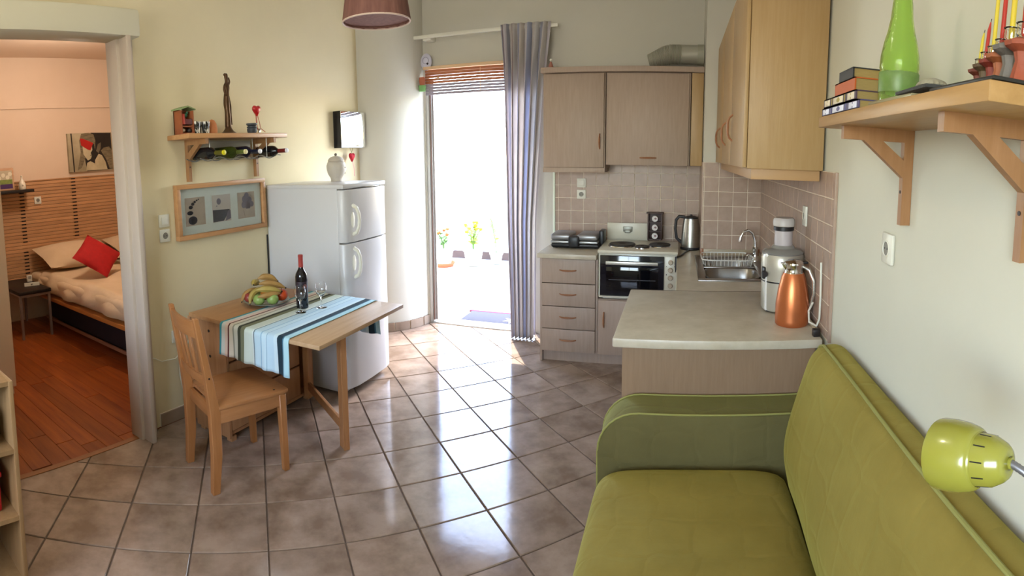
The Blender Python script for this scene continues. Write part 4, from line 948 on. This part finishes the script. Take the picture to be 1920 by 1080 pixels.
gl_ = [Vector((-2.305, 2.80, 0)), Vector((-1.765, 2.45, 0))]
gd = (gl_[1] - gl_[0]).normalized()
def gz(z): return Vector((0, 0, z))
ob('gate_leg', B().beam(gl_[1], gl_[1] + gz(.716), .06, .03, up=gd.cross(Vector((0, 0, 1)))), m_pinez, t)
ob('gate_rail', B().beam(gl_[0] + gd * .02 + gz(.125), gl_[1] - gd * .015 + gz(.125), .022, .055), m_pinez, t)
ob('gate_rail', B().beam(gl_[0] + gd * .02 + gz(.685), gl_[1] - gd * .015 + gz(.685), .022, .05), m_pinez, t)
for y in (2.13, 2.85): 
    for x in (-2.6, -2.36): ob('foot', BX(x - .02, x + .02, y - .02, y + .02, 0, .031), m_tb, t)
for z, y in ((.655, 0), (.50, 0)):
    ob('screw_hole', B().cyl((-2.47 - .0, 2.089, z), (-2.47, 2.0905, z), .009, None, 12), m_dark, t)
# runner
rs_ = [(0, '3f9aa6'), (.035, 'c9cdc4'), (.085, 'd9c3b4'), (.13, '5a2424'), (.15, 'cfc7b4'), (.20, '8e9080'), (.22, 'c9cbbc'), (.285, '3a3e30'), (.325, '74785e'),
       (.385, 'c9d6cc'), (.50, 'd7e3e0'), (.515, '6c8088'), (.53, 'b5d0dc'), (.62, '8fb4cc'), (.635, 'bcd6e2'), (.70, '86a8c0'), (.71, 'b4d0e0'), (.80, 'c4dae4'), (.845, '16303e'), (.915, '3e6a80'), (.93, 'a8d0dc')]
m_run = stripes('striped runner weave', rs_, 0, .9)
path = []
def rpath(v):
    segs = [((2.038, .565), (2.044, .66)), ((2.044, .66), (2.046, .735)), ((2.046, .735), (2.058, .7475)), ((2.058, .7475), (2.902, .7475)), ((2.902, .7475), (2.914, .735)), ((2.914, .735), (2.918, .52))]
    Ls = [math.dist(a, b) for a, b in segs]; tot = sum(Ls); d = v * tot
    for (a, b), L in zip(segs, Ls):
        if d <= L + 1e-9: q = d / L; return a[0] + (b[0] - a[0]) * q, a[1] + (b[1] - a[1]) * q
        d -= L
    return segs[-1][1]
def rfn(u, v):
    y, z = rpath(v); x = -2.318 + .515 * u
    if z < .74: 
        f = (.745 - z) / .18; sg = -1 if y < 2.5 else 1
        y += sg * (.007 * math.sin(u * 21) + .004 * math.sin(u * 47 + 1)) * f; x += .010 * (u - .2) * f
        if sg < 0: z += -.018 * u * f
    else: z += .0008 * math.sin(u * 30 + y * 5)
    return (x, y, z)
b = B().grid(rfn, 60, 80); t = ob('table_runner', b, m_run, None, solid=.0022, label='striped blue, white and brown cloth runner draped across the pine table', cat='table runner', ang=180)
# fruit plate
t = T('fruit_plate', 'round grey plate full of fruit on the pine table', 'plate', (-2.38, 2.47, .7435))
px_, py_ = -2.375, 2.50; zp = .7495
ob('plate', B().lathe([(.06, zp), (.10, zp + .004), (.148, zp + .022), (.150, zp + .025), (.10, zp + .009), (.001, zp + .006)], (px_, py_, 0), 40), M('grey green glaze', '8a8d80', .25, coat=.4), t)
for o_ in [t]: o_.location = (px_, py_, zp); 
for ch in kids(t): ch.location = Vector((0, 0, 0)); 
for ch in kids(t):
    dlt = Vector((px_, py_, zp)) - Vector((-2.38, 2.47, .7435))
    for v in ch.data.vertices: v.co -= dlt
def fruit(name, label, c, r, mat, stem=True, cat='fruit', sc=(1, 1, .92)):
    t = T(name, label, cat, (c[0], c[1], c[2] - r * sc[2]), 'fruit on the plate')
    pr = []
    for k in range(13):
        a = PI * k / 12; rr = r * math.sin(a) * (1 + .04 * math.cos(a)); z = c[2] + r * sc[2] * (-math.cos(a)) + (-.16 * r * math.exp(-(a - PI) ** 2 / .12) if stem else 0); pr.append((max(rr, .0008), z))
    ob('body', B().lathe(pr, (c[0], c[1], 0), 22), mat, t)
    if stem: ob('stem', B().tube([(c[0], c[1], c[2] + r * .72), (c[0] + .003, c[1], c[2] + r * 1.08)], .0018, 6), M('fruit stem', '4a3420', .8), t)
m_ap = M('green apple skin', '7f9a4e', .3, c2='93a862', ns=6); m_ar = M('dark red apple', '7a2a26', .3, c2='96443a', ns=6)
m_or = M('orange tomato skin', 'c04a1e', .3, c2='b83e1a', ns=6)
fz = zp + .012 + .036
fruit('apple', 'green apple at the front of the plate, left one', (-2.345, 2.405, fz), .037, m_ap)
fruit('apple', 'green apple at the front of the plate, right one', (-2.285, 2.465, fz), .038, m_ap)
fruit('apple', 'dark red apple at the left edge of the plate', (-2.425, 2.40, fz + .004), .034, m_ar)
fruit('orange', 'orange fruit at the right edge of the plate by the bottle', (-2.295, 2.56, fz + .004), .040, m_or, sc=(1, 1, .95))
fruit('apple', 'yellow green apple at the back of the plate, half hidden', (-2.45, 2.52, fz + .004), .036, m_ap)
fruit('orange', 'orange fruit hidden under the bananas', (-2.37, 2.50, fz + .012), .040, M('orange peel', 'c87a2a', .45, bump=.1, bs=150))
m_ban = M('banana skin', 'ae8a4e', .5, c2='96703c', ns=9); m_bany = M('yellow banana skin', 'ab9650', .5, c2='a08a44', ns=9)
def banana(label, pts, r, mat):
    P = [Vector(p) for p in pts]; Q = []
    for k in range(11):
        u = k / 10; Q.append(P[0] * (1 - u) ** 2 + P[1] * 2 * u * (1 - u) + P[2] * u * u)
    t = T('banana', label, 'banana', Q[5], 'fruit on the plate')
    rs = [r * x for x in (.28, .42, .8, .97, 1, 1, 1, .95, .8, .5, .25)]
    ob('body', B().tube(Q, rs, 7), mat, t, ang=25)
    ob('tip', B().tube([Q[-2] + (Q[-1] - Q[-2]) * .7, Q[-1] + (Q[-1] - Q[-2]) * .5], [r * .3, r * .22], 6), m_dark, t)
zb = zp + .068
banana('banana curving over the left rim of the plate', [(-2.37, 2.50, zb + .03), (-2.42, 2.40, zb + .035), (-2.385, 2.365, zb - .045)], .0185, m_bany)
banana('leftmost brownish banana by the wall side of the plate', [(-2.42, 2.50, zb + .02), (-2.46, 2.40, zb + .03), (-2.44, 2.35, zb - .035)], .0175, m_ban)
banana('lower front banana lying above the green apples', [(-2.33, 2.38, zb + .002), (-2.28, 2.43, zb + .012), (-2.27, 2.52, zb + .006)], .0185, m_ban)
banana('middle front banana above the lower one', [(-2.37, 2.41, zb + .034), (-2.32, 2.46, zb + .046), (-2.27, 2.53, zb + .016)], .0215, m_bany)
banana('banana sloping down to the right from the top of the pile', [(-2.38, 2.45, zb + .066), (-2.33, 2.52, zb + .070), (-2.29, 2.59, zb + .024)], .0215, m_ban)
banana('topmost banana of the pile', [(-2.40, 2.46, zb + .092), (-2.37, 2.52, zb + .118), (-2.335, 2.57, zb + .066)], .0215, m_ban)
banana('yellow banana end sticking up at the left of the pile top', [(-2.42, 2.50, zb + .05), (-2.43, 2.45, zb + .082), (-2.39, 2.41, zb + .066)], .0215, m_bany)
# wine bottle and glasses
wc = (-2.105, 2.535, 0); zr = .7495
t = T('wine_bottle', 'dark red wine bottle with a red capsule standing on the runner', 'bottle', (-2.105, 2.535, zr))
ob('body', B().lathe([(.030, zr), (.0365, zr + .004), (.0375, zr + .02), (.0375, zr + .195), (.034, zr + .213), (.022, zr + .233), (.0155, zr + .248), (.0145, zr + .26), (.001, zr + .261)], wc, 32), M('black red wine glass', '0f0f17', .1, coat=.5), t)
ob('capsule', B().lathe([(.0152, zr + .248), (.0152, zr + .312), (.0160, zr + .314), (.0160, zr + .325), (.0130, zr + .328), (.001, zr + .328)], wc, 24), M('brick red capsule', '9a3a34', .4), t)
ob('label', B().lathe([(.0378, zr + .07), (.0380, zr + .071), (.0380, zr + .165), (.0378, zr + .166)], wc, 32, cap=False), M('dark label', '231c26', .5, c2='33242a', ns=30), t)
ob('label_motif', B().prism([(2.50 + .012 * math.cos(a) * 1.6 + .02, zr + .14 + .012 * math.sin(a)) for a in [2 * PI * k / 14 for k in range(14)]], 'x', -2.0685, -2.0670), M('label print', '6a3a34', .5), t)
def wglass(c, label):
    t = T('wine_glass', label, 'glass', (c[0], c[1], zr), 'wine glasses on the runner')
    o_ = [(.034, 0), (.034, .0015), (.012, .004), (.0045, .012), (.0038, .04), (.0042, .062), (.012, .071), (.028, .088), (.0345, .110), (.0345, .130), (.0305, .155)]
    i_ = [(.0295, .155), (.0335, .130), (.0335, .110), (.027, .0895), (.010, .0735), (.001, .0725)]
    ob('glass', B().lathe([(r, z + zr + .0003) for r, z in o_ + i_], (c[0], c[1], 0), 36), m_glass, t)
wglass((-2.055, 2.455), 'clear wine glass standing in front of the red wine bottle'); wglass((-2.01, 2.60), 'clear wine glass standing to the right of the red wine bottle')
# ------------------------------------------------------------------ chair (local coords; +Y = front of the seat)
m_ch = wood('chair pine z', '9e683a', 'ae784a', 'z', .4); m_chy = wood('chair pine y', 'a26e44', 'b27e52', 'y', .38)
c0 = Vector((-2.195, 1.76, 0)); ang = math.atan2(-.30, .954)
t = T('dining_chair', 'golden pine dining chair with a slatted back, pulled up to the table end', 'chair', c0, rot=(0, 0, ang), local=True)
hw = .172
def post(x, sgn):
    b = B(); P = [(x, -.005, 0), (x, .012, .20), (x, .012, .42), (x - sgn * .0, -.015, .62), (x, -.06, .905)]
    rings = []
    for (a, y, z), w_, d_ in zip(P, (.018, .020, .021, .018, .014), (.020, .026, .028, .019, .013)):
        rings.append(b.ring([(a - w_, y - d_, z), (a + w_, y - d_, z), (a + w_, y + d_, z), (a - w_, y + d_, z)]))
    b.skin(rings); bmesh.ops.bevel(b.b, geom=[e for e in b.b.edges], offset=.003, segments=1, affect='EDGES'); return b
for sg in (-1, 1): ob('back_post', post(sg * hw, sg), m_ch, t, ang=30)
for sg in (-1, 1):
    l = B(); rings = []
    for z, w_, y in ((0, .016, .405), (.425, .020, .395)): rings.append(l.ring([(sg * .180 - w_, y - w_, z), (sg * .180 + w_, y - w_, z), (sg * .180 + w_, y + w_, z), (sg * .180 - w_, y + w_, z)]))
    l.skin(rings); bmesh.ops.bevel(l.b, geom=[e for e in l.b.edges], offset=.003, segments=1, affect='EDGES'); ob('front_leg', l, m_ch, t)
sp_ = [(-.195, .03), (-.205, .40), (-.195, .432), (.195, .432), (.205, .40), (.195, .03), (.15, .03), (.15, .045), (-.15, .045), (-.15, .03)]
ob('seat', B().prism(sp_, 'z', .428, .449, .005), m_chy, t)
m_chx = wood('chair pine x', '9e683a', 'ae784a', 'x', .4)
ob('apron', BX(-.165, .165, .395, .413, .36, .428, bev=.002), m_chx, t)
ob('apron', BX(-.165, .165, .012, .030, .36, .428, bev=.002), m_chx, t)
for sg in (-1, 1): ob('apron', BX(sg * .183 - .009, sg * .183 + .009, .03, .39, .36, .428, bev=.002), m_chy, t)
def rail(z0, z1, y0, y1, bow, m):
    b = B(); rings = []
    for k in range(11):
        u = -1 + 2 * k / 10; yb = -bow * (1 - u * u); x = u * hw
        rings.append(b.ring([(x, y0 + yb - .009, z0), (x, y0 + yb + .009, z0), (x, y1 + yb + .009, z1), (x, y1 + yb - .009, z1)]))
    return b.skin(rings)
ob('top_rail', rail(.80, .885, -.044, -.056, .022, m_ch), m_chx, t, ang=50)
ob('lower_rail', rail(.555, .605, -.006, -.013, .020, m_ch), m_chx, t, ang=50)
for x in (-.075, 0, .075):
    q = .020 * (1 - (x / hw) ** 2)
    ob('slat', B().beam((x, -.010 - q, .598), (x, -.043 - q, .805), .032, .010, up=(0, 1, 0), bev=.002), m_ch, t)
for sg in (-1, 1): ob('screw', B().cyl((sg * (hw + .0175), -.012, .60), (sg * (hw + .0195), -.012, .60), .005, None, 8), m_dark, t)
ob('screw', B().cyl((.17, .36, .448), (.17, .36, .4497), .006, None, 8), m_dark, t)
# ------------------------------------------------------------------ curtain, rod, blind
t = T('curtain_rail', 'white curtain rail fixed above the balcony door', 'curtain rail', (-1.78, 4.70, 2.72))
ob('rail', BX(-2.42, -1.05, 4.655, 4.685, 2.715, 2.745, bev=.003), m_white, t)
ob('bracket', BX(-2.32, -2.24, 4.68, 4.79, 2.70, 2.74, bev=.003), m_white, t); ob('bracket', BX(-1.20, -1.14, 4.68, 4.79, 2.70, 2.74, bev=.003), m_white, t)
cst = [(0, 'c0bec8'), (.05, '9a888e'), (.06, 'd6d0d4'), (.14, 'b4b4c0'), (.20, 'dcd4d0'), (.27, '9c7c7a'), (.28, 'dcd6d4'), (.36, 'b6b6c8'), (.42, 'dcd4ce'), (.50, '9c7e80'), (.51, 'e0dada'), (.58, 'b8bcd0'), (.64, 'd8d0cc'), (.72, '9c7c7a'), (.73, 'dad6d6'), (.80, 'b4b4c2'), (.86, 'dcd6d2'), (.94, '9c7e80'), (.95, 'd6d0d4')]
m_cur = stripes('striped voile curtain', cst, 0, .9, trans=.5)
def cfn(u, v):
    z = 2.76 - 2.745 * v; a = min(1, v * 6)
    xl = -1.545 + .07 * v ** 1.3; xr = -1.125 - .10 * min(1, v * 1.6) - .03 * v
    x = xl + (xr - xl) * u; amp = .018 + .022 * a
    y = 4.655 + amp * math.sin(u * 2 * PI * 6.5 + .5 * math.sin(v * 4)) + .010 * math.sin(u * 2 * PI * 13 + v * 3) - .03 * v
    x += .008 * math.sin(u * 2 * PI * 13 + 1) + (.03 * max(0, .12 - v) / .12) * (u - .5)
    if v < .035: y = 4.648 + (y - 4.655) * .9
    if v > .97: z += .012 * math.sin(u * 2 * PI * 6.5)
    return (x, min(y, 4.71), z)
ob('curtain', B().grid(cfn, 180, 50), m_cur, None, solid=.0015, ang=180, label='striped grey and beige curtain gathered at the right side of the balcony door', cat='curtain')
t = T('roller_blind', 'orange brown wooden slat blind rolled up at the top of the balcony door', 'blind', (-1.82, 4.74, 2.2))
m_bl = M('orange bamboo', 'b5714a', .6, c2='9c5c3e', ns=8, stretch=(1, 20, 20)); m_bl2 = M('bleached slat', 'd8b48e', .6)
ob('head_board', BX(-2.35, -1.27, 4.73, 4.785, 2.445, 2.472, bev=.003), m_bl2, t)
zz = 2.44; k = 0
while zz > 2.215:
    h_ = .026; ob('slat', BX(-2.335, -1.28, 4.742 + .003 * (k % 2), 4.752 + .003 * (k % 2), zz - h_ + .003, zz, bev=.002), m_bl if k < 5 else M('slat with painted shade', '9a8f9c', .6), t); zz -= h_; k += 1  # lower slats get a greyer copy of the colour as painted shade
ob('pulley', B().cyl((-2.2, 4.738, 2.36), (-2.2, 4.742, 2.36), .012, None, 10), m_bl2, t); ob('cord', B().tube([(-1.78, 4.738, 2.43), (-1.78, 4.735, 2.22)], .0025, 5), m_bl2, t)
t = T('round_ornament', 'white oval plastic ornament with a dark dot above the left corner of the door', 'ornament', (-2.335, 4.74, 2.38))
ob('disc', B().ball((-2.325, 4.755, 2.52), .062, 28, sc=(.95, .28, 1.25)), M('bluish white plastic', 'c9c7d8', .4), t)
ob('ring', B().tube([(-2.325 + .03 * math.cos(a), 4.738, 2.53 + .03 * math.sin(a)) for a in [2 * PI * q / 20 for q in range(21)]], .004, 6), M('darker bluish plastic', 'aaa8bc', .4), t)  # ring in a darker tone than the disc
ob('dot', B().ball((-2.305, 4.738, 2.50), .010, 10), m_dark, t)
ob('tail', BX(-2.345, -2.315, 4.755, 4.775, 2.38, 2.46, bev=.006), M('bluish white plastic', 'c9c7d8', .4), t)
t = T('hanging_pot', 'tiny red and green pot hanging at the left corner of the door blind', 'pot', (-2.345, 4.72, 2.24))
ob('upper_cup', B().lathe([(.022, 2.30), (.030, 2.345), (.026, 2.375), (.001, 2.376)], (-2.352, 4.715, 0), 18), M('orange red cup', 'b06448', .6), t)
ob('lower_cup', B().lathe([(.030, 2.245), (.037, 2.30), (.001, 2.301)], (-2.352, 4.715, 0), 18), M('leaf green cup', '6fa060', .6), t)
# ------------------------------------------------------------------ pendant lamp
t = T('pendant_lamp', 'brown ribbed drum shade pendant hanging from the ceiling at the top of the picture', 'lamp', (-1.70, 2.83, 2.40))
m_shd = M('brown ribbed fabric', '75504a', .85, c2='8a6258', ns=40, stretch=(1, 1, .05))
ob('shade', B().lathe([(.196, 2.43), (.197, 2.44), (.170, 2.62), (.169, 2.625)], (-1.70, 2.83, 0), 64, cap=False, fn=lambda a, z: 1 + .012 * math.cos(48 * a)), m_shd, t, solid=.003)
ob('rim', B().tube([(-1.70 + .197 * math.cos(a), 2.83 + .197 * math.sin(a), 2.43) for a in [2 * PI * q / 48 for q in range(49)]], .005, 6), M('pale shade rim', 'd9c4b8', .6), t)
ob('diffuser', B().lathe([(.192, 2.445), (.001, 2.446)], (-1.70, 2.83, 0), 48), m_shd, t)
ob('cord', B().tube([(-1.70, 2.83, 2.45), (-1.70, 2.83, ZC)], .003, 6), m_white, t)
ob('ceiling_cup', B().lathe([(.05, ZC - .001), (.045, ZC - .03), (.001, ZC - .035)], (-1.70, 2.83, 0), 20), m_white, t)
# ------------------------------------------------------------------ bedroom furniture
t = T('headboard', 'slatted pine headboard panel covering the lower bedroom wall', 'headboard', (-5.88, 3.0, .42))
m_sl = wood('headboard slat pine', 'b08258', 'c4966c', 'y', .5, per=.14, sc=1.3)
for y in (1.75, 2.33, 3.00, 3.66): ob('batten', BX(-5.895, -5.878, y - .03, y + .03, .40, 1.60), M('painted gap shade', '140c0a', .9), t)  # battens coloured near-black as shade behind the slats
sm = BX(-.009, .009, 0, 2.62, 0, .0365, bev=.002, seg=1); sme = bpy.data.meshes.new('slat'); sm.b.to_mesh(sme); sme.materials.append(m_sl)
nb = B()
for k in range(29):
    z = .425 + k * .040
    o = bpy.data.objects.new('slat', sme); COL.objects.link(o); o.parent = t; o.location = Vector((-5.868 + random.uniform(-.001, .001), 1.62, z)) - BASE[t]
    for y in (2.33, 3.00, 3.66):
        if k not in (9, 10): nb.box(-5.8585, -5.857, y - .028, y + .028, z + .029, z + .0435)
ob('gap_shade_block', nb, M('painted gap shade', '140c0a', .9), t, kind='stuff', smooth=False)  # near-black blocks proud of the slats, painting the shade of open gaps
ob('top_cap', BX(-5.89, -5.85, 1.62, 4.24, 1.585, 1.60, bev=.002), m_piney, t)
outlet('wall_socket', 'small white socket box on the slatted headboard', (-5.856, 2.52, 1.365), 'x+', .085, .085)
t = T('bed', 'double bed with pine frame rail over dark storage boxes in the bedroom', 'bed', (-4.8, 3.2, 0))
ob('frame_rail', BX(-5.84, -3.25, 2.30, 4.15, .335, .375, bev=.005), wood('bed rail pine', 'a8672e', 'b9783c', 'x', .4), t)
ob('storage_box', BX(-5.70, -3.35, 2.50, 4.08, .05, .335, bev=.004), M('dark storage fabric', '262029', .8), t)
ob('floor_rail', BX(-5.75, -3.30, 2.47, 2.49, .02, .05, bev=.002), M('pale floor rail', 'a07058', .5), t)
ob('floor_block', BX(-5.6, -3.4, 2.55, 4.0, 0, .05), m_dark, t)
m_sheet = M('cream bedspread', 'd8c0a0', .9, c2='cfb692', ns=5, bump=.35, bs=14, sub=0)
b = B(); b.box(-5.83, -3.30, 2.33, 4.13, .376, .56, bev=.06, seg=4); ob('mattress', b, m_sheet, t)
def bsp(u, v):
    y = 2.30 + 1.82 * v; x = -5.55 + 2.28 * u
    z = .585 + .014 * math.sin(x * 7 + y * 3) + .010 * math.sin(y * 9)
    e = max(0, (2.40 - y) / .10); z -= .17 * min(1, e) ** 1.5; y += .02 * math.sin(x * 16) * min(1, e)
    z -= .12 * max(0, (u - .95) / .05) ** 2
    return (x, y, z)
ob('bedspread', B().grid(bsp, 90, 60), m_sheet, t, solid=.01, ang=180)
t = T('pillow', 'cream pillow lying against the headboard at the near side of the bed', 'pillow', (-5.55, 2.75, .62))
def puff(name, parent, mat, c, hx, hy, hz, rot):
    b = B(); n = 14; R = rot.to_matrix()
    for sg in (1, -1):
        V = []
        for i in range(n + 1):
            row = []
            for j in range(n + 1):
                u, v = -1 + 2 * i / n, -1 + 2 * j / n
                z = sg * hz * (max(0, (1 - u ** 2)) ** .5) * (max(0, (1 - v ** 2)) ** .5)
                k = 1 - .07 * (1 - abs(u * v)) * (u * u + v * v) / 2 * 1.4
                row.append(b.b.verts.new(Vector(c) + R @ Vector((u * hx * k, v * hy * k, z))))
            V.append(row)
        for i in range(n):
            for j in range(n): b.b.faces.new((V[i][j], V[i + 1][j], V[i + 1][j + 1], V[i][j + 1]))
    bmesh.ops.remove_doubles(b.b, verts=b.b.verts, dist=.0005)
    return ob(name, b, mat, parent, ang=80)
puff('cover', t, m_sheet, (-5.56, 2.83, .735), .27, .45, .11, Euler((0, .30, 0)))
t2 = T('pillow', 'cream pillow at the far side of the bed behind the red cushion', 'pillow', (-5.55, 3.7, .62))
puff('cover', t2, m_sheet, (-5.56, 3.70, .735), .27, .39, .11, Euler((0, .30, 0)))
t = T('cushion', 'bright red square cushion lying on the cream bed', 'cushion', (-4.9, 2.72, .6))
puff('cover', t, m_red, (-4.90, 2.72, .79), .20, .20, .065, (Euler((0, math.radians(45), 0)).to_matrix() @ Euler((0, 0, math.radians(42))).to_matrix()).to_euler())
t = T('cushion', 'second red cushion barely showing at the head of the bed by the door frame', 'cushion', (-5.16, 3.7, .6))
puff('cover', t, m_red, (-5.16, 3.70, .76), .17, .17, .06, Euler((0, math.radians(70), 0)))
t = T('nightstand', 'low black bedside table with thin grey metal legs', 'nightstand', (-5.5, 2.1, 0))
m_leg = M('grey metal legs', '8a7a70', .4, metal=.5)
ob('top', BX(-5.845, -5.14, 1.93, 2.285, .455, .49, bev=.003), M('black brown top', '17110f', .45), t)
for x in (-5.84, -5.16):
    for y in (1.95, 2.265): ob('leg', BX(x - .012, x + .012, y - .012, y + .012, 0, .455), m_leg, t, smooth=False)
ob('frame', B().box(-5.16, -5.15, 1.95, 2.265, .43, .455).box(-5.84, -5.15, 1.945, 1.955, .43, .455).box(-5.84, -5.15, 2.26, 2.27, .43, .455), m_leg, t, smooth=False)
t = T('remote', 'white remote control on the black bedside table', 'remote', (-5.35, 2.22, .49)); 
ob('body', B().beam((-5.40, 2.10, .4995), (-5.36, 2.25, .4995), .016, .045, up=(0, 0, 1), bev=.003), m_wp, t); ob('button', BX(-5.385, -5.365, 2.16, 2.18, .507, .511, bev=.001), m_dark, t)
t = T('small_clock', 'small white box clock behind the remote on the bedside table', 'clock', (-5.6, 2.35, .49)); 
ob('body', BX(-5.62, -5.59, 2.21, 2.27, .491, .565, bev=.005), m_wp, t); ob('face', BX(-5.5905, -5.588, 2.222, 2.258, .525, .555), M('grey clock face', '9a9488', .5), t)
t = T('bedroom_shelf', 'thin black shelf above the headboard at the left edge', 'shelf', (-5.78, 2.0, 1.50))
ob('board', BX(-5.845, -5.62, 1.5, 2.39, 1.475, 1.505, bev=.002), M('black brown top', '17110f', .45), t)
t = T('picture', 'small framed picture of white flowers over purple on the black bedroom shelf', 'picture', (-5.72, 2.0, 1.506))
ob('frame', BX(-5.79, -5.765, 1.86, 2.22, 1.506, 1.76, bev=.012), wood('beige pic frame', 'c9a484', 'b8906c', 'y', .5), t)
ob('lower_print', BX(-5.7655, -5.763, 1.885, 2.195, 1.53, 1.58), M('purple print', '4a2a5e', .6), t)
ob('middle_print', BX(-5.7655, -5.763, 1.885, 2.195, 1.58, 1.63), M('moss green print', '8a9a4a', .6, c2='6c7c38', ns=30), t)
ob('upper_print', BX(-5.7655, -5.763, 1.885, 2.195, 1.63, 1.73), M('pale sky print', 'b9ae94', .6), t)
for y, z in ((1.93, 1.65), (1.99, 1.68), (2.04, 1.65), (2.09, 1.68), (2.14, 1.655), (2.17, 1.69)): ob('flower_print', B().ball((-5.7625, y, z), .024, 10, sc=(.05, 1, 1)), M('cream petals print', 'ded8c0', .6), t)
t = T('bottle_vase', 'white bottle shaped ornament beside the flower picture on the bedroom shelf', 'vase', (-5.72, 2.29, 1.506))
ob('body', B().lathe([(.035, 1.5065), (.042, 1.52), (.040, 1.57), (.022, 1.61), (.010, 1.63), (.010, 1.65), (.014, 1.66), (.001, 1.668)], (-5.72, 2.29, 0), 18), M('white glaze', 'e0d8c4', .3), t)
ob('motif', B().ball((-5.682, 2.285, 1.55), .012, 8, sc=(.3, 1, 1)), M('grey glaze motif', '9a927e', .4), t)
# portrait canvas
t = T('canvas_picture', 'black and white canvas of a woman with a red blindfold on the bedroom wall', 'picture', (-5.89, 3.27, 1.66))
cy0, cy1, cz0, cz1 = 2.97, 3.575, 1.655, 2.115
ob('canvas', BX(-5.899, -5.86, cy0, cy1, cz0, cz1, bev=.002), M('canvas cream', 'b5a88a', .8, c2='8f8468', ns=3), t)
def cpoly(name, pts, mat, d):
    return ob(name, B().prism([(cy0 + .04 + (cy1 - cy0 - .05) * u, cz1 - (cz1 - cz0) * v) for u, v in pts], 'x', -5.8605, -5.8595 + d * .0006), mat, t, smooth=False)
k1 = M('print black', '1d1814', .7, c2='2c241c', ns=4); k2 = M('print pale skin', 'c8bd9c', .7, c2='a89c7c', ns=5); k3 = M('print mid grey', '6e6450', .7, c2='4a4234', ns=6); k4 = M('print red', 'b01a12', .6); k5 = M('print hair', '8a7e62', .7, c2='5a503c', ns=14, stretch=(1, 1, 6))
cpoly('backdrop', [(.50, .0), (1, .02), (1, .98), (.35, 1.0), (.3, .6)], k1, 0)
cpoly('edge_shadow', [(0, .0), (.03, .0), (.05, 1), (.02, 1)], k1, 0)
cpoly('hair', [(.26, .02), (.44, .0), (.56, .04), (.60, .2), (.58, .45), (.50, .55), (.34, .62), (.22, .9), (.12, .96), (.22, .5), (.20, .2)], k5, 1)
cpoly('face', [(.27, .28), (.30, .18), (.48, .24), (.52, .42), (.50, .50), (.47, .56), (.50, .60), (.44, .70), (.38, .72), (.28, .55)], k2, 2)
cpoly('face_shadow', [(.50, .28), (.56, .3), (.58, .5), (.52, .7), (.40, .76), (.38, .72), (.46, .68), (.49, .58), (.46, .53), (.51, .45)], k1, 3)
cpoly('blindfold', [(.22, .14), (.30, .15), (.54, .27), (.46, .46), (.40, .44), (.24, .32)], k4, 4)
cpoly('lips', [(.44, .585), (.47, .57), (.49, .59), (.46, .605)], k3, 4)
cpoly('neck', [(.32, .98), (.36, .78), (.44, .74), (.54, .80), (.60, .98)], k2, 2)
cpoly('shoulder', [(.54, .98), (.56, .72), (.66, .56), (.74, .60), (.82, .78), (.86, .98)], k2, 3)
cpoly('hand', [(.60, .48), (.66, .30), (.74, .26), (.72, .42), (.66, .54)], k3, 2)
cpoly('second_figure', [(.72, .48), (.80, .40), (.94, .38), (1.0, .48), (1.0, .98), (.92, .96), (.84, .70)], k5, 2)
# wardrobe with white side and bookcase at the left edge
t = T('wardrobe', 'plain white wardrobe side at the left edge of the bedroom', 'wardrobe', (-4.3, .95, 0))
ob('body', BX(-4.75, -3.905, .45, 1.385, .06, 2.1, bev=.003), m_bedwall, t); ob('plinth', BX(-4.74, -3.92, .47, 1.37, 0, .06), m_bedwall, t)
ob('door', BX(-3.903, -3.886, .455, 1.38, .07, 2.09, bev=.002), m_bedwall, t); ob('handle', B().cyl((-3.87, .60, 1.0), (-3.87, .60, 1.12), .006), m_chrome, t)
t = T('bookcase', 'open wooden bookcase cut off by the left edge of the picture', 'bookcase', (-2.2, .5, 0))
m_bc = wood('bookcase birch', '8f6e48', '9e7c54', 'z', .45); bx0, bx1, by0, by1 = -2.52, -2.0, .20, .695
ob('side_panel', BX(bx0, bx1, by1 - .018, by1, 0, .86, bev=.002), m_bc, t); ob('side_panel', BX(bx0, bx1, by0, by0 + .018, 0, .86, bev=.002), m_bc, t)
for z in (.03, .30, .57, .842): ob('shelf', BX(bx0, bx1 - .002, by0 + .018, by1 - .018, z, z + .018), m_bc, t)
ob('back', BX(bx0, bx0 + .006, by0 + .018, by1 - .018, .03, .86), m_dark, t)
t = T('red_box', 'red box on a bookcase shelf at the lower left corner', 'box', (-2.15, .5, .318)); ob('box', BX(-2.38, -2.06, .26, .63, .3185, .46, bev=.01), m_redp, t); ob('lid', BX(-2.385, -2.055, .255, .635, .46, .48, bev=.004), m_redp, t)
t = T('speaker_box', 'dark equipment box on the upper bookcase shelf', 'box', (-2.2, .45, .588)); ob('case', BX(-2.40, -2.04, .24, .60, .5885, .74, bev=.008), m_black, t); ob('front_strip', BX(-2.0395, -2.036, .40, .58, .68, .70), m_wp, t)
